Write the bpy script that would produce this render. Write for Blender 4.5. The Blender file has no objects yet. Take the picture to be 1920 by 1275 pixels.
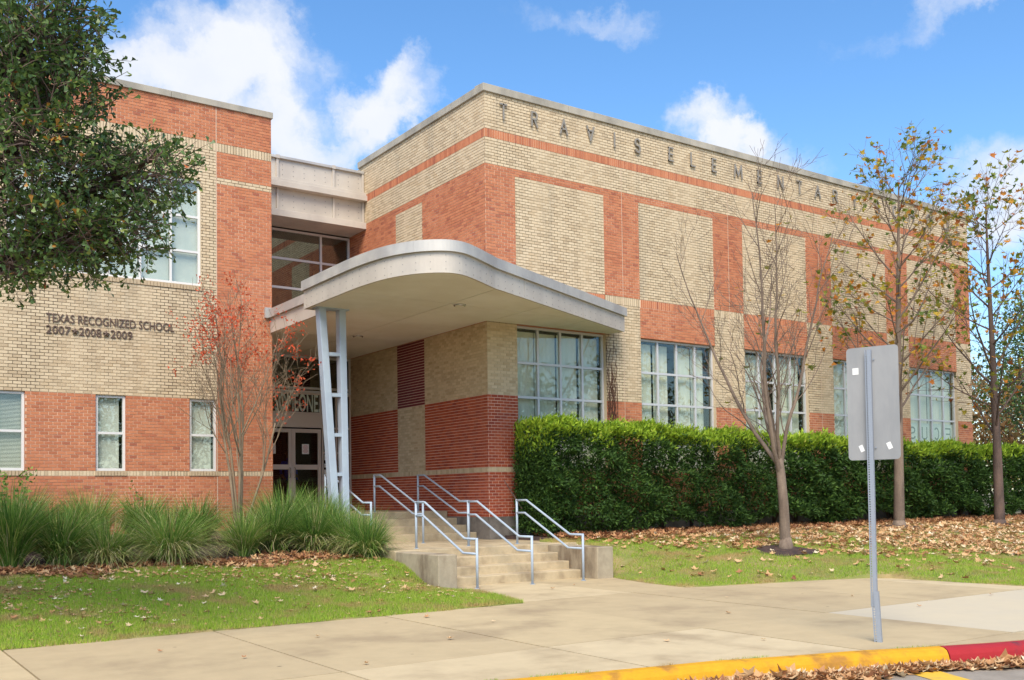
import bpy, bmesh, math, random
import numpy as np
from mathutils import Matrix, Vector

sc = bpy.context.scene
COL = sc.collection
rng = np.random.default_rng(7)
random.seed(7)
R = math.radians

# ------------------------------------------------------------------ camera
CAM = Vector((-12.1907, -18.3856, 1.53))
CR = Vector((0.82055, -0.57140, -0.01382)); CU = Vector((-0.00774, -0.03527, 0.99935)); CF = Vector((0.57152, 0.81991, 0.03337))
cd = bpy.data.cameras.new('camera'); cam = bpy.data.objects.new('camera', cd); COL.objects.link(cam)
cam.matrix_world = Matrix(((CR.x, CU.x, -CF.x, CAM.x), (CR.y, CU.y, -CF.y, CAM.y), (CR.z, CU.z, -CF.z, CAM.z), (0, 0, 0, 1)))
cd.sensor_width = 36; cd.lens = 1864.72 / 1920 * 36; cd.shift_y = 232.68 / 1920
cd.clip_start = 0.05; cd.clip_end = 4000
sc.camera = cam

# ------------------------------------------------------------------ sky, sun, exposure
SUN_EL, SUN_AZ = 50.0, 220.0        # azimuth: compass-like angle from +Y towards +X of the direction TO the sun
sd = Vector((math.sin(R(SUN_AZ)) * math.cos(R(SUN_EL)), math.cos(R(SUN_AZ)) * math.cos(R(SUN_EL)), math.sin(R(SUN_EL))))
sl = bpy.data.lights.new('sun', 'SUN'); sun = bpy.data.objects.new('sun', sl); COL.objects.link(sun)
sl.energy = 2.25; sl.angle = R(34); sl.color = (1.0, 0.90, 0.74)
sun.rotation_euler = sd.to_track_quat('Z', 'Y').to_euler(); sun.location = (0, 0, 30)
w = bpy.data.worlds.new('World'); sc.world = w; w.use_nodes = True
nt = w.node_tree; nt.nodes.clear()
def N(tree, typ, **kw):
    n = tree.nodes.new(typ)
    for k, v in kw.items():
        if k == 'inp':
            for i, x in v.items(): n.inputs[i].default_value = x
        else: setattr(n, k, v)
    return n
def math_(tree, op, a, b=None, c=None, clamp=False):
    n = tree.nodes.new('ShaderNodeMath'); n.operation = op; n.use_clamp = clamp
    for i, x in enumerate((a, b, c)):
        if x is None: continue
        if isinstance(x, (int, float)): n.inputs[i].default_value = x
        else: tree.links.new(x, n.inputs[i])
    return n.outputs[0]
def vmath(tree, op, a, b=None):
    n = tree.nodes.new('ShaderNodeVectorMath'); n.operation = op
    for i, x in enumerate((a, b)):
        if x is None: continue
        if isinstance(x, (tuple, list, Vector)): n.inputs[i].default_value = tuple(x)
        else: tree.links.new(x, n.inputs[i])
    return n.outputs['Value'] if op in ('LENGTH', 'DISTANCE', 'DOT_PRODUCT') else n.outputs[0]
def mixc(tree, fac, a, b, blend='MIX'):
    n = tree.nodes.new('ShaderNodeMix'); n.data_type = 'RGBA'; n.blend_type = blend
    for i, x in ((0, fac), (6, a), (7, b)):
        if isinstance(x, (int, float)): n.inputs[i].default_value = x
        elif isinstance(x, tuple): n.inputs[i].default_value = (*x, 1) if len(x) == 3 else x
        else: tree.links.new(x, n.inputs[i])
    return n.outputs[2]
sky = N(nt, 'ShaderNodeTexSky', sky_type='NISHITA', sun_disc=False)
sky.sun_elevation = R(SUN_EL); sky.sun_rotation = R(SUN_AZ); sky.altitude = 50; sky.air_density = 1.0; sky.dust_density = 0.6; sky.ozone_density = 2.2
tc = N(nt, 'ShaderNodeTexCoord'); dirv = tc.outputs['Generated']
sep = N(nt, 'ShaderNodeSeparateXYZ'); nt.links.new(dirv, sep.inputs[0])
zc = math_(nt, 'MAXIMUM', sep.outputs[2], 0.0)
inv = math_(nt, 'DIVIDE', 1.0, math_(nt, 'ADD', zc, 0.16))
comb = N(nt, 'ShaderNodeCombineXYZ')
nt.links.new(math_(nt, 'MULTIPLY', sep.outputs[0], inv), comb.inputs[0]); nt.links.new(math_(nt, 'MULTIPLY', sep.outputs[1], inv), comb.inputs[1])
wob = N(nt, 'ShaderNodeTexNoise', inp={'Scale': 7.0, 'Detail': 8.0, 'Roughness': 0.62})
nt.links.new(dirv, wob.inputs['Vector'])
wv = vmath(nt, 'SCALE', vmath(nt, 'SUBTRACT', wob.outputs['Color'], (0.5, 0.5, 0.5)))
wv.node.inputs['Scale'].default_value = 0.2
warped = vmath(nt, 'ADD', dirv, wv)
n1 = N(nt, 'ShaderNodeTexNoise', inp={'Scale': 1.1, 'Detail': 9.0, 'Roughness': 0.58, 'Distortion': 0.25})
nt.links.new(vmath(nt, 'ADD', comb.outputs[0], (3.1, 1.7, 0.0)), n1.inputs['Vector'])
dens = math_(nt, 'MULTIPLY', math_(nt, 'SUBTRACT', n1.outputs[0], 0.555), 3.2, clamp=True)
# cumulus banks: direction of the bank's heart, horizontal and vertical half-size (radians), thickness
BANKS = [((.2867, .8701, .401), .105, .055, 1.0), ((.2442, .9027, .3544), .12, .055, .75), ((.4363, .8189, .3729), .055, .042, 1.1), ((.3927, .8546, .3398), .075, .035, .7),
         ((.6785, .6437, .354), .050, .050, 1.1), ((.7182, .6151, .3254), .065, .040, .8), ((.5651, .6983, .4394), .055, .020, .55), ((.7863, .4629, .4091), .08, .022, .6),
         ((.8474, .4644, .2575), .075, .09, .95), ((.3408, .8828, .3232), .10, .025, .5), ((-0.15, 0.90, 0.42), .25, .12, 1.0), ((-0.6, 0.7, 0.35), .28, .12, 1.0),
         ((-0.93, 0.1, 0.33), .3, .13, 1.0), ((-0.75, -0.55, 0.35), .28, .13, 1.0), ((-0.1, -0.93, 0.33), .3, .13, 1.0), ((0.55, -0.75, 0.36), .28, .12, 1.0), ((0.93, -0.15, 0.3), .25, .12, 1.0), ((-0.2, -0.5, 0.84), .25, .2, .8)]
for c, rh, rv, a in BANKS:
    df = vmath(nt, 'SUBTRACT', warped, Vector(c).normalized())
    up = math_(nt, 'DIVIDE', vmath(nt, 'DOT_PRODUCT', df, (0, 0, 1.0)), rv)
    l = math_(nt, 'DIVIDE', vmath(nt, 'LENGTH', df), rh)
    d2 = math_(nt, 'ADD', math_(nt, 'MULTIPLY', l, l), math_(nt, 'MULTIPLY', up, up))
    b = math_(nt, 'MULTIPLY', math_(nt, 'SUBTRACT', 1.0, math_(nt, 'MULTIPLY', d2, 0.62)), a)
    b = math_(nt, 'MAXIMUM', b, 0.0)
    dens = math_(nt, 'ADD', dens, b)
ero = N(nt, 'ShaderNodeTexNoise', inp={'Scale': 16.0, 'Detail': 7.0, 'Roughness': 0.6})
nt.links.new(warped, ero.inputs['Vector'])
dens = math_(nt, 'SUBTRACT', dens, math_(nt, 'MULTIPLY', math_(nt, 'SUBTRACT', ero.outputs[0], 0.30), 0.95))
cov = N(nt, 'ShaderNodeMapRange', interpolation_type='SMOOTHSTEP', inp={'From Min': 0.0, 'From Max': 1.05, 'To Min': 0.0, 'To Max': 0.95})
nt.links.new(dens, cov.inputs['Value'])
hs = N(nt, 'ShaderNodeHueSaturation', inp={'Saturation': 1.22, 'Value': 1.22}); nt.links.new(sky.outputs[0], hs.inputs['Color'])
body = N(nt, 'ShaderNodeTexNoise', inp={'Scale': 9.0, 'Detail': 5.0}); nt.links.new(warped, body.inputs['Vector'])
ccol = mixc(nt, body.outputs[0], (4.1, 4.35, 4.9), (5.2, 5.2, 5.3))
skyc = mixc(nt, cov.outputs[0], hs.outputs[0], ccol)
bg = N(nt, 'ShaderNodeBackground', inp={'Strength': 0.092}); nt.links.new(skyc, bg.inputs['Color'])
wo = N(nt, 'ShaderNodeOutputWorld'); nt.links.new(bg.outputs[0], wo.inputs[0])
vs = sc.view_settings; vs.view_transform = 'Standard'; vs.look = 'None'; vs.gamma = 1; vs.exposure = 1.14; vs.use_curve_mapping = False
sc.render.engine = 'CYCLES'
cy = sc.cycles; cy.use_denoising = True; cy.max_bounces = 6; cy.diffuse_bounces = 4; cy.glossy_bounces = 3; cy.transmission_bounces = 4; cy.transparent_max_bounces = 12
cy.caustics_reflective = False; cy.caustics_refractive = False; cy.sample_clamp_indirect = 4

# ------------------------------------------------------------------ materials
MATS = {}
def mat(name, col, rough=0.8, var=0.0, scale=3.0, col2=None, stretch=(1, 1, 1), metal=0.0, bump=0.0, bscale=60.0, detail=6.0, spec=0.3, lo=0.35, hi=0.65, rnd=None, trans=0.0, spots=0):
    """Principled with world-space noise: col -> col2 by noise; rnd = list of (pos, colour) driven by a per-piece value."""
    m = bpy.data.materials.new(name); m.use_nodes = True; t = m.node_tree
    p = t.nodes['Principled BSDF']; p.inputs['Roughness'].default_value = rough; p.inputs['Metallic'].default_value = metal
    p.inputs['Specular IOR Level'].default_value = spec
    g = N(t, 'ShaderNodeNewGeometry'); pos = g.outputs['Position']
    base = None
    if rnd:
        a = N(t, 'ShaderNodeAttribute', attribute_name='rnd')
        cr = N(t, 'ShaderNodeValToRGB'); e = cr.color_ramp.elements
        e[0].position = rnd[0][0]; e[0].color = (*rnd[0][1], 1); e[1].position = rnd[-1][0]; e[1].color = (*rnd[-1][1], 1)
        for q, c in rnd[1:-1]: x = e.new(q); x.color = (*c, 1)
        t.links.new(a.outputs['Fac'], cr.inputs[0]); base = cr.outputs[0]
    mp = N(t, 'ShaderNodeMapping', inp={'Scale': stretch}); t.links.new(pos, mp.inputs[0])
    if col2 is not None:
        nz = N(t, 'ShaderNodeTexNoise', inp={'Scale': scale, 'Detail': detail, 'Roughness': 0.6}); t.links.new(mp.outputs[0], nz.inputs['Vector'])
        mr = N(t, 'ShaderNodeMapRange', interpolation_type='SMOOTHSTEP', inp={'From Min': lo, 'From Max': hi}); t.links.new(nz.outputs[0], mr.inputs[0])
        base = mixc(t, mr.outputs[0], base if base is not None else col, col2)
    if var:
        nv = N(t, 'ShaderNodeTexNoise', inp={'Scale': scale * 4.3, 'Detail': 8.0, 'Roughness': 0.65}); t.links.new(pos, nv.inputs['Vector'])
        f = math_(t, 'ADD', math_(t, 'MULTIPLY', math_(t, 'SUBTRACT', nv.outputs[0], 0.5), 2 * var), 1.0)
        cc = N(t, 'ShaderNodeCombineColor')
        for i in range(3): t.links.new(f, cc.inputs[i])
        base = mixc(t, 1.0, base if base is not None else col, cc.outputs[0], 'MULTIPLY')
    if spots:
        vo = N(t, 'ShaderNodeTexVoronoi', inp={'Scale': spots}); t.links.new(pos, vo.inputs['Vector'])
        m2 = N(t, 'ShaderNodeMapRange', inp={'From Min': .012 * spots, 'From Max': .03 * spots, 'To Min': .45, 'To Max': 1.0}); t.links.new(vo.outputs['Distance'], m2.inputs[0])
        sv = N(t, 'ShaderNodeSeparateColor'); t.links.new(vo.outputs['Color'], sv.inputs[0]); keep = math_(t, 'GREATER_THAN', sv.outputs[0], .55)
        f2 = math_(t, 'MAXIMUM', m2.outputs[0], keep); c2_ = N(t, 'ShaderNodeCombineColor')
        for i in range(3): t.links.new(f2, c2_.inputs[i])
        base = mixc(t, 1.0, base, c2_.outputs[0], 'MULTIPLY')
    if base is None: p.inputs['Base Color'].default_value = (*col, 1)
    else: t.links.new(base, p.inputs['Base Color'])
    if bump:
        nb = N(t, 'ShaderNodeTexNoise', inp={'Scale': bscale, 'Detail': 4.0}); t.links.new(pos, nb.inputs['Vector'])
        b = N(t, 'ShaderNodeBump', inp={'Strength': bump, 'Distance': 0.01}); t.links.new(nb.outputs[0], b.inputs['Height']); t.links.new(b.outputs[0], p.inputs['Normal'])
    if trans:
        out = t.nodes['Material Output']; tr = N(t, 'ShaderNodeBsdfTranslucent')
        if base is not None: t.links.new(base, tr.inputs[0])
        else: tr.inputs[0].default_value = (*col, 1)
        ms = N(t, 'ShaderNodeMixShader', inp={0: trans}); t.links.new(p.outputs[0], ms.inputs[1]); t.links.new(tr.outputs[0], ms.inputs[2]); t.links.new(ms.outputs[0], out.inputs[0])
    MATS[name] = m; return m
def glass(name, tint, base=0.10, rim=0.75, rough=0.0, refl=(0.95, 1, 0.98)):
    m = bpy.data.materials.new(name); m.use_nodes = True; t = m.node_tree; t.nodes.remove(t.nodes['Principled BSDF'])
    lw = N(t, 'ShaderNodeLayerWeight', inp={0: 0.5})
    f = math_(t, 'ADD', math_(t, 'MULTIPLY', math_(t, 'POWER', lw.outputs['Facing'], 4.0), rim), base, clamp=True)
    tr = N(t, 'ShaderNodeBsdfTransparent', inp={0: (*tint, 1)}); gl = N(t, 'ShaderNodeBsdfGlossy', inp={'Roughness': rough, 'Color': (*refl, 1)})
    ms = N(t, 'ShaderNodeMixShader'); t.links.new(f, ms.inputs[0]); t.links.new(tr.outputs[0], ms.inputs[1]); t.links.new(gl.outputs[0], ms.inputs[2])
    t.links.new(ms.outputs[0], t.nodes['Material Output'].inputs[0]); MATS[name] = m; return m

mat('brick_red', (.42, .13, .07), .85, var=.16, scale=1.5, col2=(.42, .15, .075), stretch=(1.3, 1.3, .2), bump=.25, lo=.55, hi=.8,
    rnd=[(0, (.43, .148, .075)), (.25, (.52, .195, .095)), (.6, (.565, .222, .112)), (.9, (.47, .165, .085)), (1, (.36, .12, .070))])
mat('brick_beige', (.60, .49, .31), .85, var=.16, scale=1.3, col2=(.44, .36, .25), stretch=(1.4, 1.4, .16), bump=.25, lo=.52, hi=.78,
    rnd=[(0, (.51, .39, .25)), (.25, (.62, .49, .325)), (.75, (.68, .545, .365)), (1, (.57, .435, .275))])
mat('brick_maroon', (.2, .05, .05), .85, var=.12, scale=1.2, col2=(.17, .04, .045), bump=.25, rnd=[(0, (.14, .030, .036)), (.5, (.19, .042, .045)), (1, (.23, .055, .05))])
mat('brick_deep', (.36, .08, .04), .85, var=.14, scale=1.5, col2=(.34, .07, .04), bump=.25, lo=.5, hi=.8,
    rnd=[(0, (.32, .058, .028)), (.3, (.41, .082, .036)), (.7, (.48, .11, .048)), (1, (.29, .055, .034))])
mat('brick_tan', (.5, .39, .24), .85, var=.12, scale=1.5, col2=(.50, .385, .24), bump=.25, lo=.5, hi=.8,
    rnd=[(0, (.50, .38, .235)), (.3, (.60, .475, .31)), (.7, (.65, .525, .35)), (1, (.47, .35, .215))])
mat('mortar_deep', (.86, .60, .47), .95, scale=.8, col2=(.76, .50, .38), var=.15)
mat('mortar_red', (.84, .62, .44), .95, scale=.7, col2=(.42, .22, .14), var=.2)
mat('mortar_beige', (.50, .40, .27), .95, scale=.9, col2=(.07, .05, .03), stretch=(1, 1, .14), var=.3, lo=.36, hi=.56)
mat('mortar_clean', (.58, .48, .33), .95, scale=1.2, col2=(.46, .37, .24), var=.1)
mat('sealant', (.62, .46, .34), .8)
mat('coping_stone', (.44, .40, .33), .85, var=.12, scale=1.5, col2=(.30, .275, .23), stretch=(1, 1, .4))
mat('metal_panel', (.60, .54, .46), .5, var=.05, scale=1.4, col2=(.52, .465, .40), stretch=(1, 1, .5), spec=.4, metal=.15)
mat('metal_coping', (.58, .55, .50), .45, var=.05, scale=1.2, col2=(.42, .40, .38), spec=.45, metal=.25)
mat('rivet', (.30, .28, .26), .5)
mat('soffit', (.80, .77, .71), .8, scale=.7, col2=(.72, .68, .60), var=.03)
mat('soffit_gap', (.20, .18, .15), .9)
mat('steel_blue', (.42, .50, .59), .42, var=.04, scale=2.0, col2=(.37, .44, .53), spec=.5)
mat('white_frame', (.72, .71, .69), .45, var=.03, scale=4)
mat('alu_frame', (.60, .60, .61), .4, var=.03, scale=4, metal=.2)
mat('door_frame', (.62, .54, .49), .45, var=.03, scale=4, metal=.2)
mat('blind_white', (.72, .74, .70), .8, scale=1.5, col2=(.62, .66, .63))
mat('blind_green', (.80, .80, .72), .85, scale=1.1, col2=(.66, .69, .61), stretch=(2, 2, .3), var=.05)
mat('dark_room', (.025, .024, .023), .9)
mat('room_wall', (.16, .14, .12), .9)
mat('concrete', (.53, .425, .27), .9, var=.16, scale=.75, col2=(.36, .275, .165), bump=.25, bscale=90, lo=.46, hi=.72, detail=10, spots=1.7, rnd=[(0, (.455, .355, .21)), (.5, (.52, .41, .24)), (1, (.57, .46, .285))])
mat('concrete_pale', (.56, .48, .335), .9, var=.05, scale=.8, col2=(.53, .46, .335))
mat('concrete_step', (.52, .42, .27), .9, var=.2, scale=2.2, col2=(.34, .26, .165), bump=.2, lo=.42, hi=.7)
mat('concrete_old', (.40, .335, .24), .95, var=.3, scale=1.8, col2=(.19, .14, .095), stretch=(1, 1, .35), bump=.4, bscale=70, lo=.42, hi=.64)
mat('plinth', (.24, .215, .19), .9, var=.2, scale=2.0, col2=(.13, .115, .10))
mat('joint_dirt', (.05, .042, .03), 1.0, var=.3, scale=6)
mat('asphalt', (.36, .31, .25), .95, var=.22, scale=2.0, col2=(.29, .25, .20), bump=.6, bscale=160)
mat('kerb_yellow', (.62, .31, .012), .7, var=.25, scale=2.6, col2=(.36, .17, .03), bump=.3, lo=.54, hi=.70, detail=10)
mat('kerb_red', (.36, .02, .024), .6, var=.2, scale=1.6, col2=(.13, .035, .04), bump=.3, lo=.56, hi=.68)
mat('line_yellow', (.72, .45, .05), .8, var=.15, scale=5, col2=(.5, .35, .10), lo=.5, hi=.8)
mat('soil', (.10, .07, .045), 1.0, var=.4, scale=5, col2=(.06, .04, .03), bump=.6, bscale=40)
mat('mulch', (.045, .032, .03), 1.0, var=.4, scale=9, col2=(.09, .055, .045), bump=.8, bscale=60)
mat('turf', (.20, .22, .06), 1.0, var=.3, scale=1.1, col2=(.32, .24, .11), bump=.6, bscale=60, lo=.42, hi=.62)
mat('far_ground', (.16, .15, .08), 1.0, var=.2, scale=.2, col2=(.22, .19, .12))
mat('grass_blade', (.2, .3, .05), .7, scale=1.3, col2=(.50, .37, .15), lo=.48, hi=.66, trans=.35,
    rnd=[(0, (.22, .37, .035)), (.5, (.33, .50, .045)), (.8, (.44, .56, .07)), (.93, (.50, .42, .15)), (1, (.55, .44, .22))])
mat('clump_blade', (.1, .2, .04), .6, trans=.25, spec=.3,
    rnd=[(0, (.05, .12, .025)), (.4, (.13, .26, .045)), (.72, (.27, .40, .08)), (.9, (.46, .46, .15)), (1, (.58, .50, .30))])
mat('oak_leaf', (.06, .11, .03), .4, trans=.22, spec=.5,
    rnd=[(0, (.04, .08, .028)), (.5, (.09, .165, .045)), (.8, (.17, .26, .06)), (.93, (.26, .31, .065)), (.955, (.40, .20, .03)), (1, (.42, .12, .03))])
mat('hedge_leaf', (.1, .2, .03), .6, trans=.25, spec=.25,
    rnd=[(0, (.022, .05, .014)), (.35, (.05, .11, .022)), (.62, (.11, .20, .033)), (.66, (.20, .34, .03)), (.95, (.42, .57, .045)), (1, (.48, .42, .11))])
mat('autumn_leaf', (.4, .2, .03), .6, trans=.4,
    rnd=[(0, (.10, .16, .03)), (.3, (.22, .27, .04)), (.5, (.42, .36, .05)), (.7, (.60, .33, .04)), (.9, (.58, .21, .03)), (1, (.38, .11, .03))])
mat('red_leaf', (.6, .1, .03), .6, trans=.4, rnd=[(0, (.70, .10, .035)), (.6, (.80, .17, .07)), (1, (.55, .06, .03))])
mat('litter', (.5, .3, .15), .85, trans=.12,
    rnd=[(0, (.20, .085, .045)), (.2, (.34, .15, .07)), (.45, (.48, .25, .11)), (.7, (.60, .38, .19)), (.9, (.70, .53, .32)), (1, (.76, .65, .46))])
mat('shrub_leaf', (.2, .35, .05), .5, trans=.3, rnd=[(0, (.07, .15, .025)), (.6, (.17, .30, .045)), (1, (.30, .42, .07))])
mat('far_leaf', (.2, .15, .05), .7, trans=.3, rnd=[(0, (.10, .10, .04)), (.4, (.26, .16, .06)), (.7, (.36, .18, .07)), (1, (.40, .30, .12))])
mat('bark_grey', (.24, .18, .135), .95, var=.3, scale=5, col2=(.15, .11, .085), stretch=(1, 1, .25), bump=.8, bscale=50)
mat('bark_dark', (.15, .10, .08), .95, var=.3, scale=5, col2=(.09, .065, .055), stretch=(1, 1, .25), bump=.8, bscale=50)
mat('bark_pale', (.30, .225, .15), .9, var=.3, scale=6, col2=(.20, .15, .10), stretch=(1, 1, .3), bump=.4)
mat('vine', (.10, .045, .03), .95, var=.3, scale=8)
mat('letter_steel', (.30, .27, .23), .5, metal=.15, var=.1, scale=6)
mat('letter_brown', (.13, .085, .065), .5, var=.1, scale=6)
mat('sign_back', (.27, .275, .28), .6, metal=.0, var=.06, scale=1.6, col2=(.33, .33, .33), stretch=(2, 2, .5))
mat('galvanised', (.30, .33, .38), .5, metal=.15, var=.1, scale=9)
mat('sticker', (.80, .80, .78), .7)
mat('paper', (.80, .79, .77), .8)
mat('print_red', (.55, .16, .16), .8)
mat('window_paper', (.62, .70, .70), .8)
mat('ink_teal', (.10, .16, .17), .8)
mat('banner_teal', (.58, .68, .62), .7)
mat('lamp_lens', (.75, .72, .62), .3, spec=.6)
mat('chrome', (.5, .5, .5), .25, metal=.9)
mat('shirt_blue', (.03, .07, .55), .8)
mat('skin', (.24, .12, .08), .6)
mat('trousers', (.03, .03, .04), .8)
mat('hair', (.012, .01, .009), .6)
mat('roof_felt', (.28, .27, .25), .95)
glass('glass_blind', (.94, .955, .92), base=.06, rim=.6)
glass('glass_dark', (.60, .66, .62), base=.15, rim=.8)
glass('glass_door', (.75, .77, .75), base=.03, rim=.5)

# ------------------------------------------------------------------ builders
def mk(name, V, F, mats, rnd=None, smooth=False, midx=None):
    """V (n,3); F: array (m,k) or list of such arrays / index lists."""
    me = bpy.data.meshes.new(name)
    V = np.asarray(V, np.float32).reshape(-1, 3)
    if isinstance(F, np.ndarray): F = [F]
    groups = []
    if len(F) and not isinstance(F[0], np.ndarray):
        loops = np.concatenate([np.asarray(f, np.int32) for f in F]); tot = np.array([len(f) for f in F], np.int32)
    else:
        loops = np.concatenate([f.reshape(-1) for f in F]).astype(np.int32); tot = np.concatenate([np.full(len(f), f.shape[1], np.int32) for f in F])
    me.vertices.add(len(V)); me.vertices.foreach_set('co', V.reshape(-1))
    me.loops.add(len(loops)); me.loops.foreach_set('vertex_index', loops)
    me.polygons.add(len(tot)); st = np.concatenate([[0], np.cumsum(tot)[:-1]]).astype(np.int32)
    me.polygons.foreach_set('loop_start', st); me.polygons.foreach_set('loop_total', tot)
    for m in (mats if isinstance(mats, (list, tuple)) else [mats]): me.materials.append(MATS[m])
    if midx is not None: me.polygons.foreach_set('material_index', np.asarray(midx, np.int32))
    me.polygons.foreach_set('use_smooth', np.full(len(tot), bool(smooth)))
    if rnd is not None:
        at = me.attributes.new('rnd', 'FLOAT', 'FACE'); at.data.foreach_set('value', np.asarray(rnd, np.float32))
    me.update(calc_edges=True); me.validate()
    return me
LOC = {}
def link(o, parent=None):
    COL.objects.link(o)
    if parent is not None:
        o.parent = parent; o.matrix_parent_inverse = Matrix.Translation(-LOC[parent])
    LOC[o] = Vector((0, 0, 0))     # a part's own world matrix is the identity
    return o
def ob(name, me, parent=None, kind=None, label=None, cat=None, group=None):
    o = link(bpy.data.objects.new(name, me), parent)
    if kind: o['kind'] = kind
    if label: o['label'] = label
    if cat: o['category'] = cat
    if group: o['group'] = group
    return o
def thing(name, label, cat, loc=(0, 0, 0), group=None):
    o = bpy.data.objects.new(name, None); COL.objects.link(o); o.location = loc; o.empty_display_size = .2
    LOC[o] = Vector(loc); o['label'] = label; o['category'] = cat
    if group: o['group'] = group
    return o
def inst(name, me, parent, loc, rot=None, scale=(1, 1, 1)):
    """a small object with its own transform, given in world coordinates"""
    o = bpy.data.objects.new(name, me); COL.objects.link(o)
    if parent is not None: o.parent = parent; o.matrix_parent_inverse = Matrix.Translation(-LOC[parent])
    o.location = loc; o.scale = scale
    if rot is not None: o.rotation_euler = rot
    return o
class MB:
    def __init__(s): s.v = []; s.f = []; s.m = []; s.r = []
    def add(s, V, F, m=0, r=0.5):
        b = len(s.v); s.v += [tuple(x) for x in V]
        for f in F: s.f.append([b + i for i in f]); s.m.append(m); s.r.append(r)
    def box(s, a, b, m=0, r=0.5, skip=()):
        x0, y0, z0 = a; x1, y1, z1 = b
        V = [(x0, y0, z0), (x1, y0, z0), (x1, y1, z0), (x0, y1, z0), (x0, y0, z1), (x1, y0, z1), (x1, y1, z1), (x0, y1, z1)]
        F = [(0, 3, 2, 1), (4, 5, 6, 7), (0, 1, 5, 4), (1, 2, 6, 5), (2, 3, 7, 6), (3, 0, 4, 7)]
        s.add(V, [f for i, f in enumerate(F) if i not in skip], m, r)
    def quad(s, a, b, c, d, m=0, r=.5): s.add([a, b, c, d], [(0, 1, 2, 3)], m, r)
    def prism(s, P, z0, z1, m=0, mside=None, r=.5):
        n = len(P); V = [(x, y, z0) for x, y in P] + [(x, y, z1) for x, y in P]
        s.add(V, [list(range(n))[::-1], list(range(n, 2 * n))], m, r)
        s.add(V, [(i, (i + 1) % n, n + (i + 1) % n, n + i) for i in range(n)], m if mside is None else mside, r)
    def tube(s, P, rad, k=6, m=0, r=.5, cap=True):
        P = [Vector(p) for p in P]; n = len(P)
        if not hasattr(rad, '__len__'): rad = [rad] * n
        b = len(s.v); ref = None
        for i in range(n):
            t = (P[min(i + 1, n - 1)] - P[max(i - 1, 0)]); t = t.normalized() if t.length > 1e-9 else Vector((0, 0, 1))
            if ref is None: ref = t.orthogonal().normalized()
            ref = (ref - t * ref.dot(t)); ref = ref.normalized() if ref.length > 1e-6 else t.orthogonal().normalized()
            bi = t.cross(ref)
            for j in range(k):
                a = 2 * math.pi * j / k; q = P[i] + (ref * math.cos(a) + bi * math.sin(a)) * rad[i]; s.v.append((q.x, q.y, q.z))
        for i in range(n - 1):
            for j in range(k):
                s.f.append([b + i * k + j, b + i * k + (j + 1) % k, b + (i + 1) * k + (j + 1) % k, b + (i + 1) * k + j]); s.m.append(m); s.r.append(r)
        if cap:
            s.f.append([b + j for j in range(k)][::-1]); s.f.append([b + (n - 1) * k + j for j in range(k)]); s.m += [m, m]; s.r += [r, r]
    def me(s, name, mats, smooth=False, rnd=False):
        return mk(name, s.v, s.f, mats, midx=s.m, smooth=smooth, rnd=s.r if rnd else None)
def bevel(o, wd=.006, seg=2):
    b = o.modifiers.new('bevel', 'BEVEL'); b.width = wd; b.segments = seg; b.limit_method = 'ANGLE'; return o
def boxpart(name, a, b, m, parent, bev=0, **kw):
    q = MB(); q.box(a, b); o = ob(name, q.me(name, m), parent, **kw)
    if bev: bevel(o, bev)
    return o
def rotm(n):
    """n random rotation matrices"""
    q = rng.normal(size=(n, 4)); q /= np.linalg.norm(q, axis=1)[:, None]; w_, x, y, z = q.T
    return np.stack([np.stack([1 - 2 * (y * y + z * z), 2 * (x * y - z * w_), 2 * (x * z + y * w_)], -1), np.stack([2 * (x * y + z * w_), 1 - 2 * (x * x + z * z), 2 * (y * z - x * w_)], -1), np.stack([2 * (x * z - y * w_), 2 * (y * z + x * w_), 1 - 2 * (x * x + y * y)], -1)], 1)
def rot_flat(n, tilt):
    """random spin about z then a tilt of up to 'tilt' radians"""
    a = rng.uniform(0, 2 * np.pi, n); b = rng.normal(0, tilt, n); c = rng.uniform(0, 2 * np.pi, n)
    ca, sa, cb, sb, cc, s_ = np.cos(a), np.sin(a), np.cos(b), np.sin(b), np.cos(c), np.sin(c); o = np.zeros(n); l = np.ones(n)
    Z = np.stack([np.stack([ca, -sa, o], -1), np.stack([sa, ca, o], -1), np.stack([o, o, l], -1)], 1)
    X = np.stack([np.stack([l, o, o], -1), np.stack([o, cb, -sb], -1), np.stack([o, sb, cb], -1)], 1)
    C = np.stack([np.stack([cc, -s_, o], -1), np.stack([s_, cc, o], -1), np.stack([o, o, l], -1)], 1)
    return C @ X @ Z
def scatter(name, tv, tf, M, T, S, mats, rnd):
    """joined copies of a small template (tv, tf): rotation M, place T, size S, per-piece value rnd"""
    n = len(T); k = len(tv); V = np.einsum('nij,kj->nki', M, tv) * S[:, None, None] + T[:, None, :]
    F = (np.arange(n) * k)[:, None, None] + tf[None]
    return mk(name, V.reshape(-1, 3), F.reshape(-1, tf.shape[1]), mats, rnd=np.repeat(rnd, len(tf)))
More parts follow.
